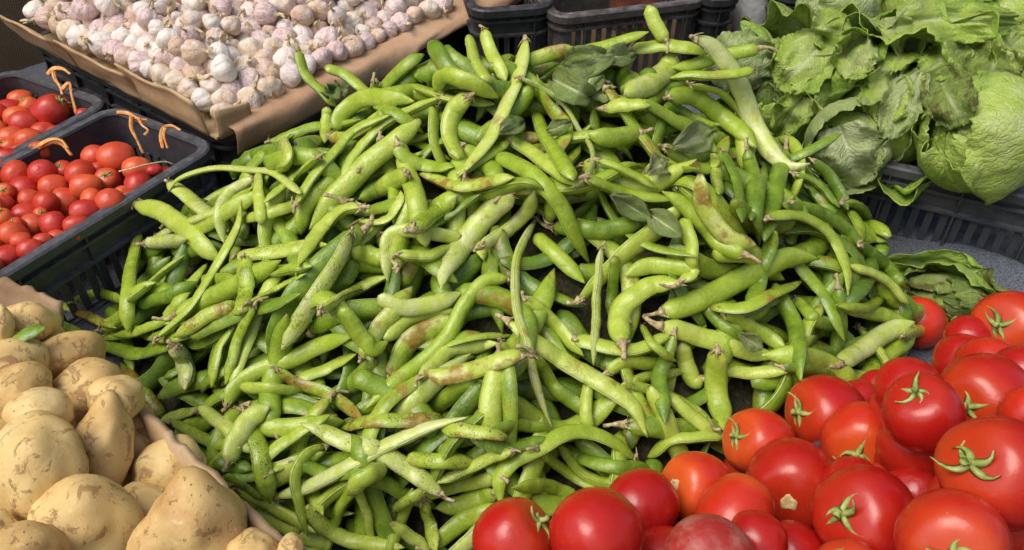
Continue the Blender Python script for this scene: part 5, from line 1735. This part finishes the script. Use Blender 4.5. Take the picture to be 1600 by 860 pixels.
# centre px, half sizes px (along the image x, along y), turn, knob in camera axes, label
PT = [
    (0, 512, 22, 40, 0, None, 'potato cut off at the edge beside the far round one'),
    (46, 504, 42, 33, 0, None, 'smooth round potato at the far end of the box'),
    (14, 575, 56, 44, .2, None, 'potato tucked behind the mid left one at the edge'),
    (95, 562, 62, 40, .3, None, 'potato with peeling crumpled skin below the dark pod'),
    (33, 612, 46, 44, .1, None, 'smooth mid left potato with a single eye'),
    (135, 622, 64, 56, .2, (.7, .4, .3, .10, .25), 'wide pale potato next to the bean pods'),
    (182, 626, 42, 38, 0, None, 'little potato wedged between the wide one and the beans'),
    (212, 700, 40, 42, 0, None, 'shaded yellow potato down in the box'),
    (162, 700, 44, 68, -.12, (-.05, .95, .25, .30, .10), 'knobbly potato standing upright in the middle'),
    (58, 735, 68, 88, .12, None, 'biggest smooth potato, standing tall at the left'),
    (266, 738, 56, 52, .3, None, 'roundish potato against the cardboard edge'),
    (298, 836, 92, 80, .15, (.05, .85, .45, .42, .055), 'large lumpy potato with flaking skin at the lower edge'),
    (138, 822, 82, 78, -.15, None, 'large round potato with brown scuffs at the lower edge'),
    (-6, 835, 26, 40, 0, None, 'potato cut off at the lower corner'),
    (455, 862, 24, 26, 0, None, 'small potato outside the box beside the pods'),
    (40, 868, 66, 50, 0, None, 'shaded potato under the two largest ones'),
    (60, 650, 50, 40, 0, None, 'potato hidden among the mid left ones'),
    (225, 800, 46, 46, 0, None, 'shaded potato between the two lower ones'),
    (392, 870, 40, 40, 0, None, 'potato at the box corner by the lower edge'),
]
items = []
for (u, v, a, c, *_x) in PT:
    rr_ = ray(u, v)
    d = (CAMH + .185) / (.40 * rr_[1] - rr_[2])
    items.append([u, v, d, (a + c) / 2 * .92])
settle(items, 50)
for k, ((u, v, a, c, turn, knob, lab), it_) in enumerate(zip(PT, items)):
    d = it_[2]; p = at(u, v, d)
    rx, ry = a * d / FPX, c * d / FPX
    V, F = potato_mesh(k + 1, rx, ry, (rx + ry) / 2 * .95, knob)
    ct, s_ = math.cos(turn), math.sin(turn)
    f_ = nrm(ray(u, v))
    e1 = nrm(np.cross(f_, UP)); e2 = np.cross(e1, f_)
    W_ = np.outer(V[:, 0] * ct - V[:, 1] * s_, e1) + np.outer(V[:, 0] * s_ + V[:, 1] * ct, e2) - np.outer(V[:, 2], f_)
    o = put('potato', W_, F, M['potato'], None, True)
    o.location = p
    tag(o, lab, 'potato', 'potatoes in the cardboard box')

bb = MB()
V0, F0 = potato_mesh(40, .034, .028, .027)
for (u, v, a, c, *_x), it_ in zip(PT, items):
    p = at(u, v, it_[2]); R = (a + c) / 2 * it_[2] / FPX
    if u > 420:
        continue
    q = p + nrm(ray(u, v)) * R * .9 - np.array([0, 0, 1.0 * R])
    while q[2] > max(tz(q[1]) + .03, p[2] - .15):
        bb.add(V0 + q, F0)
        q = q - np.array([rng.uniform(-.01, .01), rng.uniform(-.01, .01), .042])
o = bb.build('potatoes_underneath', M['potato'], None, True)
tag(o, 'lower potatoes filling the box beneath the visible ones', 'potatoes', kind='stuff')

# dark pod on the potatoes
uv = catmull([(4, 552), (38, 524), (72, 512)], 26)
dd = np.interp(np.arange(26), [0, 25], [items[3][2] - .055, items[1][2] - .045])
P = np.array([at(a, c, q) for (a, c), q in zip(uv, dd)])
make_pod(P, .017, .34, .4, 0, 31000, stem=1, twist=(.3, .2), flat=.35)
LABELS[-1][1] = 'flat dark olive pod lying across the potatoes'; LABELS[-1][2] = None

# cardboard box of the potatoes: right wall along the beans, far wall with a ragged flap
w0, w1 = at(216, 634, .870), at(466, 872, .700)
box = empty('cardboard_box', Matrix.Translation(w0))
tag(box, 'cardboard box holding the potatoes, its edge against the beans', 'box')
wx = w1 - w0
ln = np.linalg.norm(wx)


def rw(s, t):
    p = wx * s * 1.05 + np.array([.004, .004, 0]) * fbm((s * 9, t * 2, 0), 2)
    return p + np.array([0, 0, -.17]) * (1 - t) + np.array([0, 0, .006 * fbm((s * 14, 2, 0), 3)]) * t


sheet('side_wall', rw, 40, 8, .008, M['card'], box)
f0, f1 = at(-40, 418, 1.10), at(96, 470, 1.04)
def fw_(s, t):
    p = (f0 - w0) * (1 - s) + (f1 - w0) * s
    p = p + np.array([.0, -.030, -.075]) * (1 - t) + np.array([0, 0, .012 * fbm((s * 6, 1, 0), 3)]) * t
    return p + np.array([0, .006, 0]) * fbm((s * 5, t * 3, 2), 2)


sheet('far_flap', fw_, 24, 10, .006, M['carddark'], box)
def bt(s, t):
    return np.array([-.42, 0, 0]) * (1 - s) + wx * t * 1.05 + np.array([-.01, 0, -.165])


sheet('box_floor', bt, 6, 6, .006, M['card'], box)

# ------------------------------------------------------------------ labels: what still shares one is told apart by its place among its likes
ORD = ['leftmost', 'second from left', 'third from left', 'fourth from left', 'fifth from left', 'sixth from left', 'seventh from left', 'eighth from left', 'ninth from left', 'tenth from left', 'eleventh from left', 'twelfth from left', 'thirteenth from left', 'fourteenth from left', 'fifteenth from left', 'sixteenth from left', 'seventeenth from left', 'eighteenth from left', 'nineteenth from left', 'twentieth from left']
ORD += [a + ' from left' for a in 'twenty-first twenty-second twenty-third twenty-fourth twenty-fifth twenty-sixth twenty-seventh twenty-eighth twenty-ninth thirtieth thirty-first thirty-second thirty-third thirty-fourth'.split()]
by = {}
for it_ in LABELS:
    by.setdefault(it_[1], []).append(it_)
for lab, l in by.items():
    if len(l) == 1 or l[0][2] is None:
        for it_ in l: it_[0]['label'] = lab
        continue
    l.sort(key=lambda a: a[2][0])
    for i, it_ in enumerate(l):
        if len(l) == 2: w_ = ('left one', 'right one')[i]
        elif i == len(l) - 1: w_ = 'rightmost'
        else: w_ = ORD[min(i, 33)]
        it_[0]['label'] = f'{lab}, {w_}'
